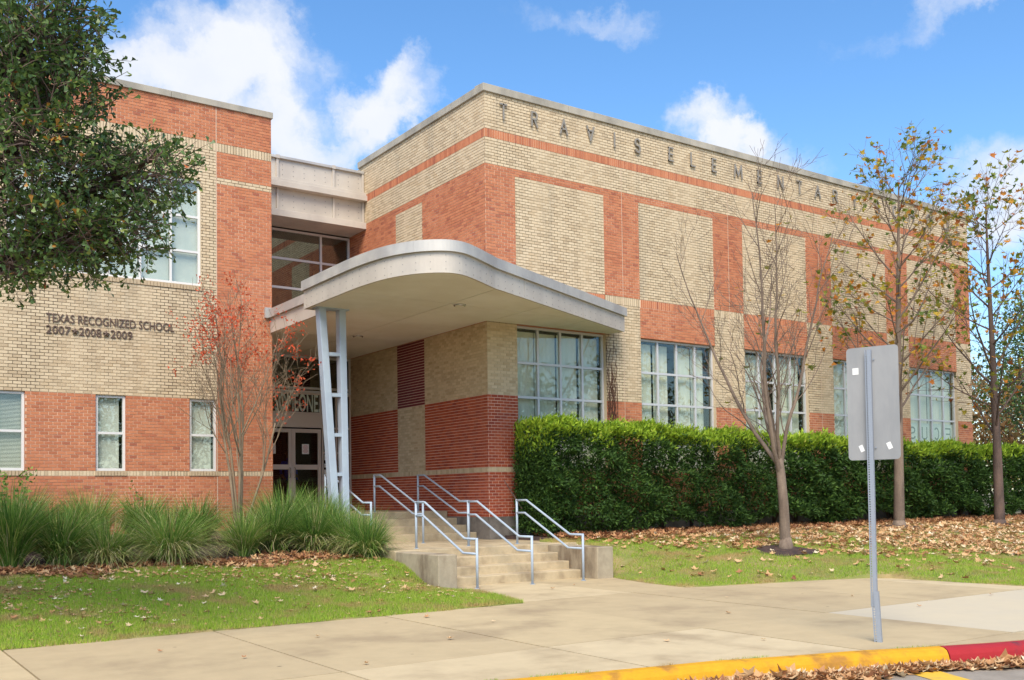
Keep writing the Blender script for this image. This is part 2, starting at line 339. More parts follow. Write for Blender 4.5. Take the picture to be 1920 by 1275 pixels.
# leaf templates, unit length, stalk at the origin, along +x
def star_leaf(curl=.25):
    prof = [(0, .05), (.10, .22), (-.08, .46), (.22, .34), (.38, .62), (.52, .26), (1.0, .0)]
    P = [(x, y) for x, y in prof] + [(x, -y) for x, y in prof[-2::-1]]
    V = [(.3, 0, 0)] + [(x, y, curl * ((x - .3) ** 2 + y * y) * 1.6 + .12 * abs(y)) for x, y in P]
    n = len(P); return np.array(V, float), np.array([(0, 1 + i, 1 + (i + 1) % n) for i in range(n)])
def paddle_leaf():
    V = np.array([(0, 0, 0), (.45, .10, .03), (.85, .27, .06), (1, 0, .02), (.85, -.27, .06), (.45, -.10, .03)], float)
    return V, np.array([(0, 1, 5), (1, 2, 4), (1, 4, 5), (2, 3, 4)])
def lance_leaf():
    V = np.array([(0, 0, 0), (.4, .13, .03), (1, 0, -.05), (.4, -.13, .03)], float); return V, np.array([(0, 1, 2), (0, 2, 3)])
STAR, PADDLE, LANCE = star_leaf(.3), paddle_leaf(), lance_leaf()

# ------------------------------------------------------------------ terrain heights
def sstep(t): t = np.clip(t, 0, 1); return t * t * (3 - 2 * t)
def edge_right(x):            # y of the sidewalk's edge along the right lawn
    x = np.asarray(x, float)
    return np.interp(x, [-.4, .0, 1.0, 2.2, 3.1, 3.45, 3.6, 60], [-6.45, -6.62, -6.85, -7.05, -7.35, -7.7, -10.2, -11.5])
def h_right(x, y):
    x = np.asarray(x, float); y = np.asarray(y, float)
    ye = np.interp(x, [0, 2.5, 4.5, 60], [-6.5, -7.1, -9.6, -10.4])
    h = .66 * np.clip((y - ye) / (-1.7 - ye), 0, 1.02)
    xw = np.interp(y, [-7.35, -6.85, -6.45, -5.4, -4.16], [3.1, 1.0, -.4, -.28, .04]); f = np.maximum(sstep((x - xw) / 1.5), sstep((y + 4.1) / 1.0)); f = np.where(y < -6.4, 1.0, f)
    return .01 + h * f
def h_left(x, y): 
    x = np.asarray(x, float); y = np.asarray(y, float)
    xw = np.interp(y, [-6.66, -5.9, -4.6, -4.0], [-3.86, -3.60, -3.42, -3.78]); f = np.maximum(sstep((xw - x) / 1.5), sstep((y + 4.1) / 1.2))
    return .01 + np.interp(y, [-30, -6.66, -2.0, 1.0, 3.9], [0, 0, .45, .72, .86]) * f

# ------------------------------------------------------------------ ground, road, kerb, sidewalk
q = MB(); q.add([(-1500, -1500, -.42), (1500, -1500, -.42), (1500, 1500, -.42), (-1500, 1500, -.42)], [(0, 1, 2, 3)])
ob('ground', q.me('ground', 'far_ground'), kind='structure')
KB = [(-40, -9.6), (-16, -10.3), (-11, -10.85), (-9, -11.15), (-7.48, -11.43), (-5.65, -11.84), (-4.82, -12.06), (-3.96, -12.34), (-3.09, -12.68), (-2.07, -12.98), (-.5, -13.4), (3, -14.2), (12, -16), (40, -20)]
def kerb_y(x): return np.interp(x, [p[0] for p in KB], [p[1] for p in KB])
q = MB()
pts = [(x, kerb_y(x) - .02) for x, _ in KB]
q.add([(x, y, -.17) for x, y in pts] + [(x, -60, -.17) for x, _ in pts], [(i, i + len(pts), i + 1 + len(pts), i + 1) for i in range(len(pts) - 1)])
road = ob('road', q.me('road', 'asphalt'), kind='structure')
q = MB(); q.add([(-3.80, -12.80, -.165), (-3.50, -12.93, -.165), (-4.9, -16.0, -.165), (-5.2, -15.9, -.165)], [(0, 3, 2, 1)])
ob('painted_line', q.me('painted_line', 'line_yellow'), road)
q = MB(); q.add([(-5.75, -12.42, -.165), (-4.55, -12.72, -.165), (-4.62, -12.84, -.165), (-5.82, -12.54, -.165)], [(0, 3, 2, 1)])
ob('painted_line', q.me('painted_line', 'line_yellow'), road)
def kerb(x0, x1, m):
    xs = sorted(set([x0, x1] + [float(v) for v in np.arange(math.ceil(x0 * 2) / 2 + .01, x1, .5)]))
    prof = [(0, -.3), (0, .0), (.03, .006), (.10, .0), (.145, -.02), (.17, -.06), (.19, -.12), (.205, -.3)]
    q = MB(); n = len(prof); V = []
    for x in xs:
        y = kerb_y(x); d = Vector((1, kerb_y(x + .1) - kerb_y(x - .1), 0)); d = Vector((1, d.y / .2, 0)).normalized(); nn = Vector((d.y, -d.x, 0))
        for a, z in prof:
            wv = .004 * math.sin(x * 3.1) + .003 * math.sin(x * 7.7 + a * 9); V.append((x + nn.x * a, y + nn.y * (a + wv), z + wv))
    q.add(V, [(i * n + j, i * n + j + 1, (i + 1) * n + j + 1, (i + 1) * n + j) for i in range(len(xs) - 1) for j in range(n - 1)])
    q.add(V[:n], [list(range(n))]); q.add(V[-n:], [list(range(n))[::-1]])
    return ob('kerb', q.me('kerb', m, smooth=False), kind='structure')
SPLIT = -3.12
kerb(-40, SPLIT - .006, 'kerb_yellow'); kerb(SPLIT + .006, 40, 'kerb_red')
# sidewalk: a dark bed with separate concrete slabs on it
side = MB()
xs = np.linspace(-40, 40, 161)
side.add([(x, kerb_y(x) + .004, -.03) for x in xs] + [(x, -2.4 if -3.4 < x < .2 else (-6.3 if x < 3.4 else -9.8), -.03) for x in xs], [(i, i + 1, i + 1 + 161, i + 161) for i in range(160)])
walk = ob('sidewalk', side.me('sidewalk', 'joint_dirt'), kind='structure')
def clip(P, a, b, c):
    """keep a*x+b*y<=c"""
    out = []
    for i in range(len(P)):
        p, r_ = P[i], P[(i + 1) % len(P)]; dp = a * p[0] + b * p[1] - c; dr = a * r_[0] + b * r_[1] - c
        if dp <= 0: out.append(p)
        if dp * dr < 0: t = dp / (dp - dr); out.append((p[0] + (r_[0] - p[0]) * t, p[1] + (r_[1] - p[1]) * t))
    return out
def cell(P, x0, x1, y0, y1):
    for a, b, c in ((-1, 0, -x0), (1, 0, x1), (0, -1, -y0), (0, 1, y1)):
        P = clip(P, a, b, c)
        if len(P) < 3: return []
    return P
outline = [(float(x), float(kerb_y(x)) + .012) for x in np.arange(-14, 14.01, .5)] + [(14, -10.42), (3.6, -10.2), (3.45, -7.7), (3.1, -7.35), (2.2, -7.05), (1.0, -6.85), (0, -6.62), (-.4, -6.45), (-.30, -5.4), (.02, -4.16), (.02, -3.4), (-3.36, -3.4), (-3.36, -4.0), (-3.42, -4.6), (-3.60, -5.9), (-3.86, -6.66), (-14, -6.66)]
gx = [-14, -12.85, -10.6, -8.35, -6.1, -3.86, -1.62, .62, 2.9, 5.2, 7.5, 9.8, 14]; gy = [-18, -12.62, -10.2, -6.5, -3]
g = .010
for i in range(len(gx) - 1):
    for j in range(len(gy) - 1):
        P = cell(outline, gx[i] + g, gx[i + 1] - g, gy[j] + g, gy[j + 1] - g)
        if len(P) < 3: continue
        ar = abs(sum(P[k][0] * P[(k + 1) % len(P)][1] - P[(k + 1) % len(P)][0] * P[k][1] for k in range(len(P)))) / 2
        if ar < .02: continue
        # drop doubled points
        Q = [P[0]]
        for p in P[1:]:
            if (p[0] - Q[-1][0]) ** 2 + (p[1] - Q[-1][1]) ** 2 > 1e-6: Q.append(p)
        dz = random.uniform(-.004, .004)
        s_ = MB(); s_.prism(Q, -.10, .0 + dz)
        pale = (gx[i] > -1.7 and gx[i] < 3 and gy[j] == -12.62)
        s_.r = [random.random()] * len(s_.r); bevel(ob('slab', s_.me('slab', 'concrete_pale' if pale else 'concrete', rnd=True), walk), .008, 1)

# lawns and beds
def sheet(name, xs, ys, hf, m, dz=0.0, mask=None):
    X, Y = np.meshgrid(xs, ys); Z = hf(X, Y) + dz
    V = np.stack([X, Y, Z], -1).reshape(-1, 3); nx = len(xs); F = []
    for j in range(len(ys) - 1):
        for i in range(nx - 1):
            if mask is None or mask((xs[i] + xs[i + 1]) / 2, (ys[j] + ys[j + 1]) / 2): F.append((j * nx + i, j * nx + i + 1, (j + 1) * nx + i + 1, (j + 1) * nx + i))
    return mk(name, V, np.array(F), m, smooth=True)
def rough(f, a=.012):
    return lambda x, y: f(x, y) + a * np.sin(x * 2.3 + y * 1.1) * np.sin(y * 3.1 - x * .7)
def skirt(me, depth=.5): return me
def left_edge_x(y): return np.interp(y, [-6.66, -5.9, -4.6, -4.0, 5], [-3.86, -3.60, -3.42, -3.78, -3.78])
def lawn_mesh(name, x_of, ys, hf, m, nu=60):
    V = []; 
    for y in ys:
        a, b = x_of(y)
        for u in np.linspace(0, 1, nu): x = a + (b - a) * u; V.append((x, y, float(hf(x, y))))
    F = [(j * nu + i, j * nu + i + 1, (j + 1) * nu + i + 1, (j + 1) * nu + i) for j in range(len(ys) - 1) for i in range(nu - 1)]
    # skirt down so the soil is a solid body at the paving's edge
    n0 = len(V); ring = [j * nu for j in range(len(ys) - 1, 0, -1)] + [i for i in range(nu)] + [j * nu + nu - 1 for j in range(1, len(ys))]
    V += [(V[i][0], V[i][1], -.35) for i in ring]
    F += [(ring[k], n0 + k, n0 + k + 1, ring[k + 1]) for k in range(len(ring) - 1)]
    return mk(name, V, np.array(F), m, smooth=True)
ob('lawn', lawn_mesh('lawn', lambda y: (-40, float(left_edge_x(y))), np.linspace(-6.66, -1.9, 40), rough(h_left), 'turf'), kind='structure')
ob('planting_bed', lawn_mesh('planting_bed', lambda y: (-40, -3.78 if y < .2 else -3.49), np.linspace(-1.9, 3.9, 40), rough(h_left, .02), 'mulch'), kind='structure')
def right_x0(y): return float(np.interp(y, [-10.2, -7.7, -7.35, -7.05, -6.85, -6.62, -6.45, -5.4, -4.16, 0], [3.6, 3.45, 3.1, 2.2, 1.0, 0, -.4, -.28, .04, .04]))
ob('lawn', lawn_mesh('lawn', lambda y: (right_x0(y), 60), np.concatenate([np.linspace(-10.2, -6.4, 30), np.linspace(-6.2, -1.8, 30)]), rough(h_right), 'turf', nu=120), kind='structure')
ob('planting_bed', lawn_mesh('planting_bed', lambda y: (.40, 60), np.linspace(-1.8, .0, 14), rough(h_right, .015), 'mulch', nu=120), kind='structure')
q = MB(); q.add([(60, -10.3, .4), (19.45, 0, .66), (19.45, 60, .66), (400, 60, .5), (400, -10, .3)], [(0, 1, 2, 3, 4)])
q = MB(); q.add([(19.5, 0.001, .655), (60, .001, .655), (200, 60, .6), (200, 200, .6), (19.5, 200, .6)], [(0, 1, 2, 3, 4)])
ob('ground', q.me('ground', 'far_ground'), kind='structure')

# ------------------------------------------------------------------ brick walls
PR = .007     # how far the bricks stand proud of the mortar
JT = .0125
def wall_pt(fr, u, z, n=0.0):
    O, U, Nn = fr; return (O[0] + U[0] * u + Nn[0] * n, O[1] + U[1] * u + Nn[1] * n, z)
FR = ((0, 0, 0), (1, 0, 0), (0, -1, 0)); FL = ((0, 0, 0), (0, 1, 0), (-1, 0, 0)); FT = ((0, 3.877, 0), (1, 0, 0), (0, -1, 0))
def lay(zones, off=0.0):
    """zones: (z0, z1, bond, [(u0, u1, colour)]) -> bricks (u0,u1,z0,z1,colour) and mortar rectangles"""
    B = []; Mr = []
    for zi, (z0, z1, bond, segs) in enumerate(zones):
        for u0, u1, c in segs: Mr.append((u0, u1, z0, z1, c))
        if bond == 'run': nc = max(1, round((z1 - z0) / .0677)); ch = (z1 - z0) / nc; bl = .168
        else: nc = 1; ch = z1 - z0; bl = .0677
        for k in range(nc):
            a, b = z0 + k * ch + JT / 2, z0 + (k + 1) * ch - JT / 2
            sh = (bl / 2 if (k + zi) % 2 else 0) if bond == 'run' else 0
            for u0, u1, c in segs:
                i = math.floor((u0 - off - sh) / bl)
                while True:
                    s0 = off + sh + i * bl; s1 = s0 + bl; i += 1
                    if s0 >= u1 - .012: break
                    x0 = max(s0 + JT / 2, u0 + (.002 if s0 < u0 else 0)); x1 = min(s1 - JT / 2, u1 - (.002 if s1 > u1 else 0))
                    if x1 - x0 > .018: B.append((x0, x1, a, b, c))
    return B, Mr
BRMAT = {'r': 'brick_red', 'b': 'brick_beige', 'c': 'brick_tan', 'd': 'brick_deep', 'm': 'brick_maroon'}
UNIT = {}
for c in 'rbmdc':
    UNIT[c] = []
    for k in range(10):
        q = MB(); q.box((0, 0, 0), (1, 1, 1), skip=(4,), r=(k + .5) / 10); UNIT[c].append(q.me('brick', BRMAT[c], rnd=True))
def build_wall(parent, walls, score, extra=None, limit=300):
    """walls: [(frame, zones)]; one wall part per frame, its bricks as sub-parts (nearest ones single, the rest joined)"""
    data = []
    for wi, (fr, zones, clean) in enumerate(walls):
        B, Mr = lay(zones)
        q = MB()
        for u0, u1, z0, z1, c in Mr:
            m = {'r': 0, 'b': 1, 'c': 2, 'm': 6, 'd': 6}[c]
            P = [wall_pt(fr, u0, z0), wall_pt(fr, u1, z0), wall_pt(fr, u1, z1), wall_pt(fr, u0, z1)]
            q.add(P, [(0, 1, 2, 3)], m)
        if extra and wi in extra: extra[wi](q)
        wo_ = ob('wall', q.me('wall', ['mortar_red', 'mortar_beige', 'mortar_clean', 'brick_red', 'brick_beige', 'plinth', 'mortar_deep'], rnd=True), parent)
        for b in B: data.append((wi, wo_, fr, b))
    sc_ = sorted(range(len(data)), key=lambda i: score(data[i][0], data[i][3]))[:limit]
    single = set(sc_); joined = {}
    for i, (wi, wo_, fr, b) in enumerate(data):
        u0, u1, z0, z1, c = b; k = c
        if i in single:
            me = random.choice(UNIT[k]); O, U, Nn = fr
            o = bpy.data.objects.new('brick', me); COL.objects.link(o); o.parent = wo_; o.matrix_parent_inverse = Matrix.Translation(-LOC[wo_])
            # unit box: x along the wall, y into the wall
            p = wall_pt(fr, u0, z0, PR)
            sx, sy, sz = u1 - u0, PR, z1 - z0
            o.matrix_world  # noqa
            m3 = Matrix(((U[0] * sx, -Nn[0] * sy, 0, p[0]), (U[1] * sx, -Nn[1] * sy, 0, p[1]), (0, 0, sz, p[2]), (0, 0, 0, 1)))
            o.matrix_basis = m3
        else: joined.setdefault((wi, k), (wo_, fr, []))[2].append(b)
    for (wi, k), (wo_, fr, L) in joined.items():
        A = np.array([[b[0], b[1], b[2], b[3]] for b in L]); n = len(A); O, U, Nn = [np.array(x, float) for x in fr]
        jit = rng.uniform(-.0012, .0012, n)
        def P(u, z, d): return O + u[:, None] * U + d[:, None] * Nn + z[:, None] * np.array([0, 0, 1.0])
        f_ = PR + jit; z_ = np.zeros(n)
        V = np.stack([P(A[:, 0], A[:, 2], f_), P(A[:, 1], A[:, 2], f_), P(A[:, 1], A[:, 3], f_), P(A[:, 0], A[:, 3], f_), P(A[:, 0], A[:, 2], z_), P(A[:, 1], A[:, 2], z_), P(A[:, 1], A[:, 3], z_), P(A[:, 0], A[:, 3], z_)], 1)
        T = np.array([(0, 1, 2, 3), (4, 5, 1, 0), (5, 6, 2, 1), (6, 7, 3, 2), (7, 4, 0, 3)])
        F = (np.arange(n) * 8)[:, None, None] + T[None]
        ob('brick', mk('brick', V.reshape(-1, 3), F.reshape(-1, 4), BRMAT[k], rnd=np.repeat(rng.random(n), 5)), wo_, kind='stuff')

Z = dict(pl=1.10, bb=2.10, bt=2.21, lb=3.833, so=5.456, f0=6.22, f1=6.42, pt=8.86, rt=9.035, sb=9.634, st=9.831, top=10.66)
BAY = [(.81 + 3.77 * k, .81 + 3.77 * k + 2.63) for k in range(5)]; XE = 19.38
def bays(pier, bay, x0=-PR):
    out = []; x = x0
    for a, b in BAY:
        out.append((x, a, pier))
        if bay: out.append((a, b, bay))
        x = b
    out.append((x, XE, pier)); return out
hall = thing('assembly_hall', 'tall red and beige patterned brick hall with metal name lettering and big gridded windows', 'building', (9.7, 0, 0))
ZR = [(Z['pl'], Z['bb'], 'run', [(-PR, XE, 'r')]), (Z['bb'], Z['bt'], 'row', [(-PR, XE, 'c')]), (Z['bt'], Z['lb'], 'run', bays('r', None)), (Z['lb'], Z['so'], 'run', bays('b', None)),
      (Z['so'], Z['f0'], 'run', bays('b', 'r')), (Z['f0'], Z['f1'], 'row', bays('b', 'r')), (Z['f1'], Z['pt'], 'run', bays('r', 'b')), (Z['pt'], Z['rt'], 'run', [(-PR, XE, 'r')]),
      (Z['rt'], Z['sb'], 'run', [(-PR, XE, 'b')]), (Z['sb'], Z['st'], 'row', [(-PR, XE, 'r')]), (Z['st'], Z['top'], 'run', [(-PR, XE, 'b')])]
# under the canopy the mortar has stayed clean
ZR[3] = (Z['lb'], Z['so'], 'run', [(a, b, 'c' if a < .1 else c) for a, b, c in bays('b', None)]); ZR[2] = (Z['bt'], Z['lb'], 'run', [(a, b, 'd' if a < .1 else c) for a, b, c in bays('r', None)]); ZR[0] = (Z['pl'], Z['bb'], 'run', [(-PR, .9, 'd'), (.9, XE, 'r')])
YE = 6.93
def lpan(o, i, a=2.80, b=4.20): return [(0, a, o), (a, b, i), (b, YE, o)]
ZL = [(Z['pl'], Z['bb'], 'run', [(0, YE, 'd')]), (Z['bb'], Z['bt'], 'row', [(0, YE, 'c')]), (Z['bt'], Z['lb'], 'run', lpan('d', 'c')), (Z['lb'], Z['so'], 'run', lpan('c', 'm')),
      (Z['so'], Z['f1'], 'run', [(0, YE, 'r')]), (Z['f1'], Z['pt'], 'run', lpan('r', 'b', 2.83, 4.2)), (Z['pt'], Z['rt'], 'run', [(0, YE, 'r')]),
      (Z['rt'], Z['sb'], 'run', [(0, YE, 'b')]), (Z['sb'], Z['st'], 'row', [(0, YE, 'r')]), (Z['st'], Z['top'], 'run', [(0, YE, 'b')])]
REC = .085
def reveal(q, fr, u0, u1, z0, z1, mats=(3, 3, 3, 3), d=REC + .05):
    a = [wall_pt(fr, u0, z0, PR), wall_pt(fr, u1, z0, PR), wall_pt(fr, u1, z1, PR), wall_pt(fr, u0, z1, PR)]
    b = [wall_pt(fr, u0, z0, -d), wall_pt(fr, u1, z0, -d), wall_pt(fr, u1, z1, -d), wall_pt(fr, u0, z1, -d)]
    for i in range(4): j = (i + 1) % 4; q.quad(a[i], a[j], b[j], b[i], mats[i], .4)
def ex_R(q):
    q.box((-.012, -.012, .2), (XE, .3, Z['pl']), 5)
    for a, b in BAY: reveal(q, FR, a, b, Z['bt'], Z['so'], (4, 4, 3, 4))
    q.quad((XE, 0, .3), (XE, 14, .3), (XE, 14, Z['top']), (XE, 0, Z['top']), 4)
    q.quad((XE, 14, .3), (0, 14, .3), (0, 14, Z['top']), (XE, 14, Z['top']), 4)
def ex_L(q):
    q.box((-.012, .3, .2), (.3, YE, Z['pl']), 5)
    q.quad((0, YE, Z['so']), (0, 14, Z['so']), (0, 14, Z['top']), (0, YE, Z['top']), 4)
def score_hall(wi, b):
    u0, u1, z0, z1, c = b
    if u1 - u0 < .14: return 1e9
    if wi == 0:
        if u0 < .8 and 2.2 < z0 < 5.4: return math.dist((u0, 0, z0), CAM)
        if 4 < u0 < 9 and 6.5 < z0 < 9: return 60 + u0
        return 1e8
    if u0 < 2.7 and 1.6 < z0 < 5.3: return math.dist((0, u0, z0), CAM)
    return 1e8
build_wall(hall, [(FR, ZR, 0), (FL, ZL, 0)], score_hall, {0: ex_R, 1: ex_L})
q = MB(); q.quad((.1, .1, 10.45), (XE, .1, 10.45), (XE, 14, 10.45), (.1, 14, 10.45)); ob('roof', q.me('roof', 'roof_felt'), hall)
def coping(parent, path, z0, z1, over, depth, m='coping_stone', step=2.4):
    """coping blocks along a straight run: path (a, b, outward normal)"""
    a, b, nn = Vector(path[0]), Vector(path[1]), Vector(path[2]); L = (b - a).length; d = (b - a).normalized(); k = max(1, round(L / step))
    for i in range(k):
        s0, s1 = L * i / k + .003, L * (i + 1) / k - .003
        P = [a + d * s0 + nn * over, a + d * s1 + nn * over, a + d * s1 - nn * depth, a + d * s0 - nn * depth]
        q = MB(); V = [(p.x, p.y, z0) for p in P] + [(p.x, p.y, z1 + (.0 if j < 2 else .03)) for j, p in enumerate(P)]
        q.add(V, [(3, 2, 1, 0), (4, 5, 6, 7), (0, 1, 5, 4), (1, 2, 6, 5), (2, 3, 7, 6), (3, 0, 4, 7)])
        bevel(ob('coping', q.me('coping', m), parent), .006, 1)
coping(hall, ((-.06, 0, 0), (XE + .06, 0, 0), (0, -1, 0)), Z['top'], 10.83, .055, .3)
coping(hall, ((0, .302, 0), (0, 6.3, 0), (-1, 0, 0)), Z['top'], 10.83, .055, .3)
for k, (a, b) in enumerate(BAY[1:]):     # sealant in the movement joints
    x = a - .56
    boxpart('movement_joint', (x, -PR - .002, 1.2), (x + .012, .0, 9.63), 'sealant', hall)
wing = thing('classroom_wing', 'two storey brick wing with white windows and brown raised award lettering', 'building', (-8, 3.877, 0))
XL, XT, XS = -20.0, -3.49, -4.797
SW = [(-5.425 - 1.975 * k, -4.812 - 1.975 * k) for k in range(6)]
BW = (-9.11, -5.155)
def seg(u0, u1, c, holes):
    out = []; x = u0
    for a, b in sorted(holes):
        if a > x: out.append((x, a, c))
        x = b
    if x < u1: out.append((x, u1, c))
    return out
ZT = [(.3, 2.10, 'run', [(XL, XS, 'r'), (XS, XT, 'r')]), (2.10, 2.21, 'row', [(XL, XT, 'b')]), (2.21, 3.833, 'run', seg(XL, XS, 'r', SW) + [(XS, XT, 'r')]),
      (3.833, 6.27, 'run', [(XL, XS, 'b'), (XS, XT, 'r')]), (6.27, 6.38, 'run', [(XL, XS, 'b'), (XS, XT, 'r')]),
      (6.38, 8.79, 'run', seg(XL, XS, 'b', [BW]) + [(XS, XT, 'r')]), (8.79, 8.927, 'run', [(XL, XT, 'b')]), (8.927, 9.526, 'run', [(XL, XS, 'b'), (XS, XT, 'r')]),
      (9.526, 9.725, 'row', [(XL, XT, 'b')]), (9.725, 10.55, 'run', [(XL, XT, 'r')])]
def ex_T(q):
    for a, b in SW: reveal(q, FT, a, b, 2.21, 3.833, (4, 3, 4, 3))
    reveal(q, FT, BW[0], BW[1], 6.38, 8.79, (4, 4, 4, 4))
    q.quad((XT, 3.877 - PR, .3), (XT, 16, .3), (XT, 16, 10.55), (XT, 3.877 - PR, 10.55), 3)
    q.quad((XL, 16, .3), (XL, 3.877, .3), (XL, 3.877, 10.55), (XL, 16, 10.55), 3)
def score_wing(wi, b):
    u0, u1, z0, z1, c = b
    if u1 - u0 < .14 or not (-9.2 < u0 < -4.9) or not (2.25 < z0 < 5.0): return 1e9
    return math.dist((u0, 3.877, z0), CAM)
build_wall(wing, [(FT, ZT, 0)], score_wing, {0: ex_T})
coping(wing, ((XL, 3.877, 0), (XT + .04, 3.877, 0), (0, -1, 0)), 10.55, 10.695, .05, .3)
q = MB(); q.quad((XL, 4.1, 10.4), (XT - .02, 4.1, 10.4), (XT - .02, 16, 10.4), (XL, 16, 10.4)); ob('roof', q.me('roof', 'roof_felt'), wing)
boxpart('movement_joint', (XS - .012, 3.877 - PR - .002, .4), (XS + .004, 3.877, 10.54), 'sealant', wing)
def sill(parent, u0, u1, z0, z1, n):
    w_ = (u1 - u0) / n
    for i in range(n): boxpart('sill_brick', (u0 + i * w_ + .005, 3.877 - .028, z0 + .004), (u0 + (i + 1) * w_ - .005, 3.877 + .05, z1 - .002), 'brick_beige', parent)
for a, b in SW[:3]: sill(wing, a - .02, b + .02, 2.105, 2.212, 10)
sill(wing, BW[0] - .03, BW[1] + .03, 6.275, 6.384, 56)

# ------------------------------------------------------------------ windows
def wbox(q, fr, u0, u1, z0, z1, n0, n1, m=0):
    P = [wall_pt(fr, u0, z0, n0), wall_pt(fr, u1, z0, n0), wall_pt(fr, u1, z0, n1), wall_pt(fr, u0, z0, n1)]
    V = P + [(x, y, z1) for x, y, _ in P]
    q.add(V, [(0, 3, 2, 1), (4, 5, 6, 7), (0, 1, 5, 4), (1, 2, 6, 5), (2, 3, 7, 6), (3, 0, 4, 7)], m)
def window(parent, fr, us, zs, fw, mw, m, gm, rec=REC, depth=.07, name='window', blind=None, dark=.35):
    u0, u1, z0, z1 = us[0], us[-1], zs[0], zs[-1]; n1 = -rec; n0 = -rec - depth
    q = MB()
    wbox(q, fr, u0 + .003, u1 - .003, z0 + .003, z0 + fw, n0, n1); wbox(q, fr, u0 + .003, u1 - .003, z1 - fw, z1 - .003, n0, n1)
    wbox(q, fr, u0 + .003, u0 + fw, z0 + fw, z1 - fw, n0, n1); wbox(q, fr, u1 - fw, u1 - .003, z0 + fw, z1 - fw, n0, n1)
    wn = ob(name, q.me(name, m), parent)
    for u in us[1:-1]: q = MB(); wbox(q, fr, u - mw / 2, u + mw / 2, z0 + fw, z1 - fw, n0, n1 - .004); ob('mullion', q.me('mullion', m), wn)
    for i in range(len(us) - 1):
        a = u0 + fw if i == 0 else us[i] + mw / 2; b = u1 - fw if i == len(us) - 2 else us[i + 1] - mw / 2
        for z in zs[1:-1]: q = MB(); wbox(q, fr, a, b, z - mw / 2, z + mw / 2, n0, n1 - .006); ob('transom', q.me('transom', m), wn)
        for j in range(len(zs) - 1):
            c = z0 + fw if j == 0 else zs[j] + mw / 2; d = z1 - fw if j == len(zs) - 2 else zs[j + 1] - mw / 2
            q = MB(); wbox(q, fr, a, b, c, d, n1 - .042, n1 - .034); ob('pane', q.me('pane', gm), wn)
    q = MB(); V = [wall_pt(fr, u0 - .1, z0 - .1, n0 - dark), wall_pt(fr, u1 + .1, z0 - .1, n0 - dark), wall_pt(fr, u1 + .1, z1 + .1, n0 - dark), wall_pt(fr, u0 - .1, z1 + .1, n0 - dark)]
    q.add(V, [(0, 1, 2, 3)])
    for i in range(4):
        j = (i + 1) % 4; e = [wall_pt(fr, *( (u0, z0), (u1, z0), (u1, z1), (u0, z1))[i], n0), wall_pt(fr, *((u0, z0), (u1, z0), (u1, z1), (u0, z1))[j], n0)]
        q.add([V[i], V[j], e[1], e[0]], [(0, 1, 2, 3)])
    ob('interior', q.me('interior', 'dark_room'), wn)
    if blind: blind(wn, n0)
    return wn
def pleats(fr, u0, u1, z0, z1, n, m, amp=.005, pitch=.16):
    """a hanging cloth panel with shallow folds"""
    k = max(4, int((u1 - u0) / pitch * 4)); q = MB(); V = []
    for i in range(k + 1):
        u = u0 + (u1 - u0) * i / k; d = n + amp * math.sin(i * math.pi / 2 + random.random() * .5)
        V += [wall_pt(fr, u, z0, d), wall_pt(fr, u, z1, d)]
    q.add(V, [(2 * i, 2 * i + 2, 2 * i + 3, 2 * i + 1) for i in range(k)]); return q.me('blind', m, smooth=True)
def hall_blinds(k):
    def f(wn, n0):
        a, b = BAY[k]; wd = (b - a) / 4
        gaps = {0: [(0, .64), (.02, .62), (0, .60), (.03, .58)], 1: [(.04, .52), (.0, .50), (.12, .50), (.02, .46)], 2: [(.1, .6), (0, .5), (.12, .62), (.0, .55)], 3: [(.02, .6), (.0, .62), (.05, .55), (.1, .5)], 4: [(0, .66), (0, .66), (0, .66), (0, .66)]}[k]
        for i in range(4):
            g0, ln = gaps[i]; u = a + i * wd + g0
            ob('blind', pleats(FR, u, min(u + ln, b), Z['bt'], Z['so'] - .10, n0 - .10 - .03 * (i % 2), 'blind_green'), wn)
    return f
for k, (a, b) in enumerate(BAY):
    us = [a + (b - a) * i / 4 for i in range(5)]; zs = [Z['bt'], 3.04, 3.82, 4.61, Z['so']]
    window(hall, FR, us, zs, .055, .055, 'alu_frame', 'glass_blind', blind=hall_blinds(k))
def small_blind(k):
    def f(wn, n0):
        a, b = SW[k]
        if k == 2:
            for i in range(56):
                z = 2.27 + i * .0272
                if z > 3.78: break
                q = MB(); V = [wall_pt(FT, a + .05, z, n0 - .03), wall_pt(FT, b - .05, z, n0 - .03), wall_pt(FT, b - .05, z + .013, n0 - .048), wall_pt(FT, a + .05, z + .013, n0 - .048)]
                q.add(V, [(0, 1, 2, 3)]); ob('slat', q.me('slat', 'blind_white'), wn)
        else:
            q = MB(); wbox(q, FT, a + .05, b - .09 - .02 * k, 2.25, 3.80, n0 - .05, n0 - .045); ob('blind', q.me('blind', 'blind_white'), wn)
    return f
for k in range(4):
    a, b = SW[k]; window(wing, FT, [a, b], [2.21, 3.02, 3.833], .055, .05, 'white_frame', 'glass_blind', rec=.035, blind=small_blind(k))
def big_blind(wn, n0):
    for i in range(6): q = MB(); a = BW[0] + .66 * i; wbox(q, FT, a + .02, a + .64, 6.42, 8.75, n0 - .06, n0 - .055); ob('blind', q.me('blind', 'blind_white'), wn)
window(wing, FT, [BW[0] + (BW[1] - BW[0]) * i / 6 for i in range(7)], [6.38, 7.15, 7.945, 8.79], .06, .05, 'white_frame', 'glass_blind', rec=.035, blind=big_blind)

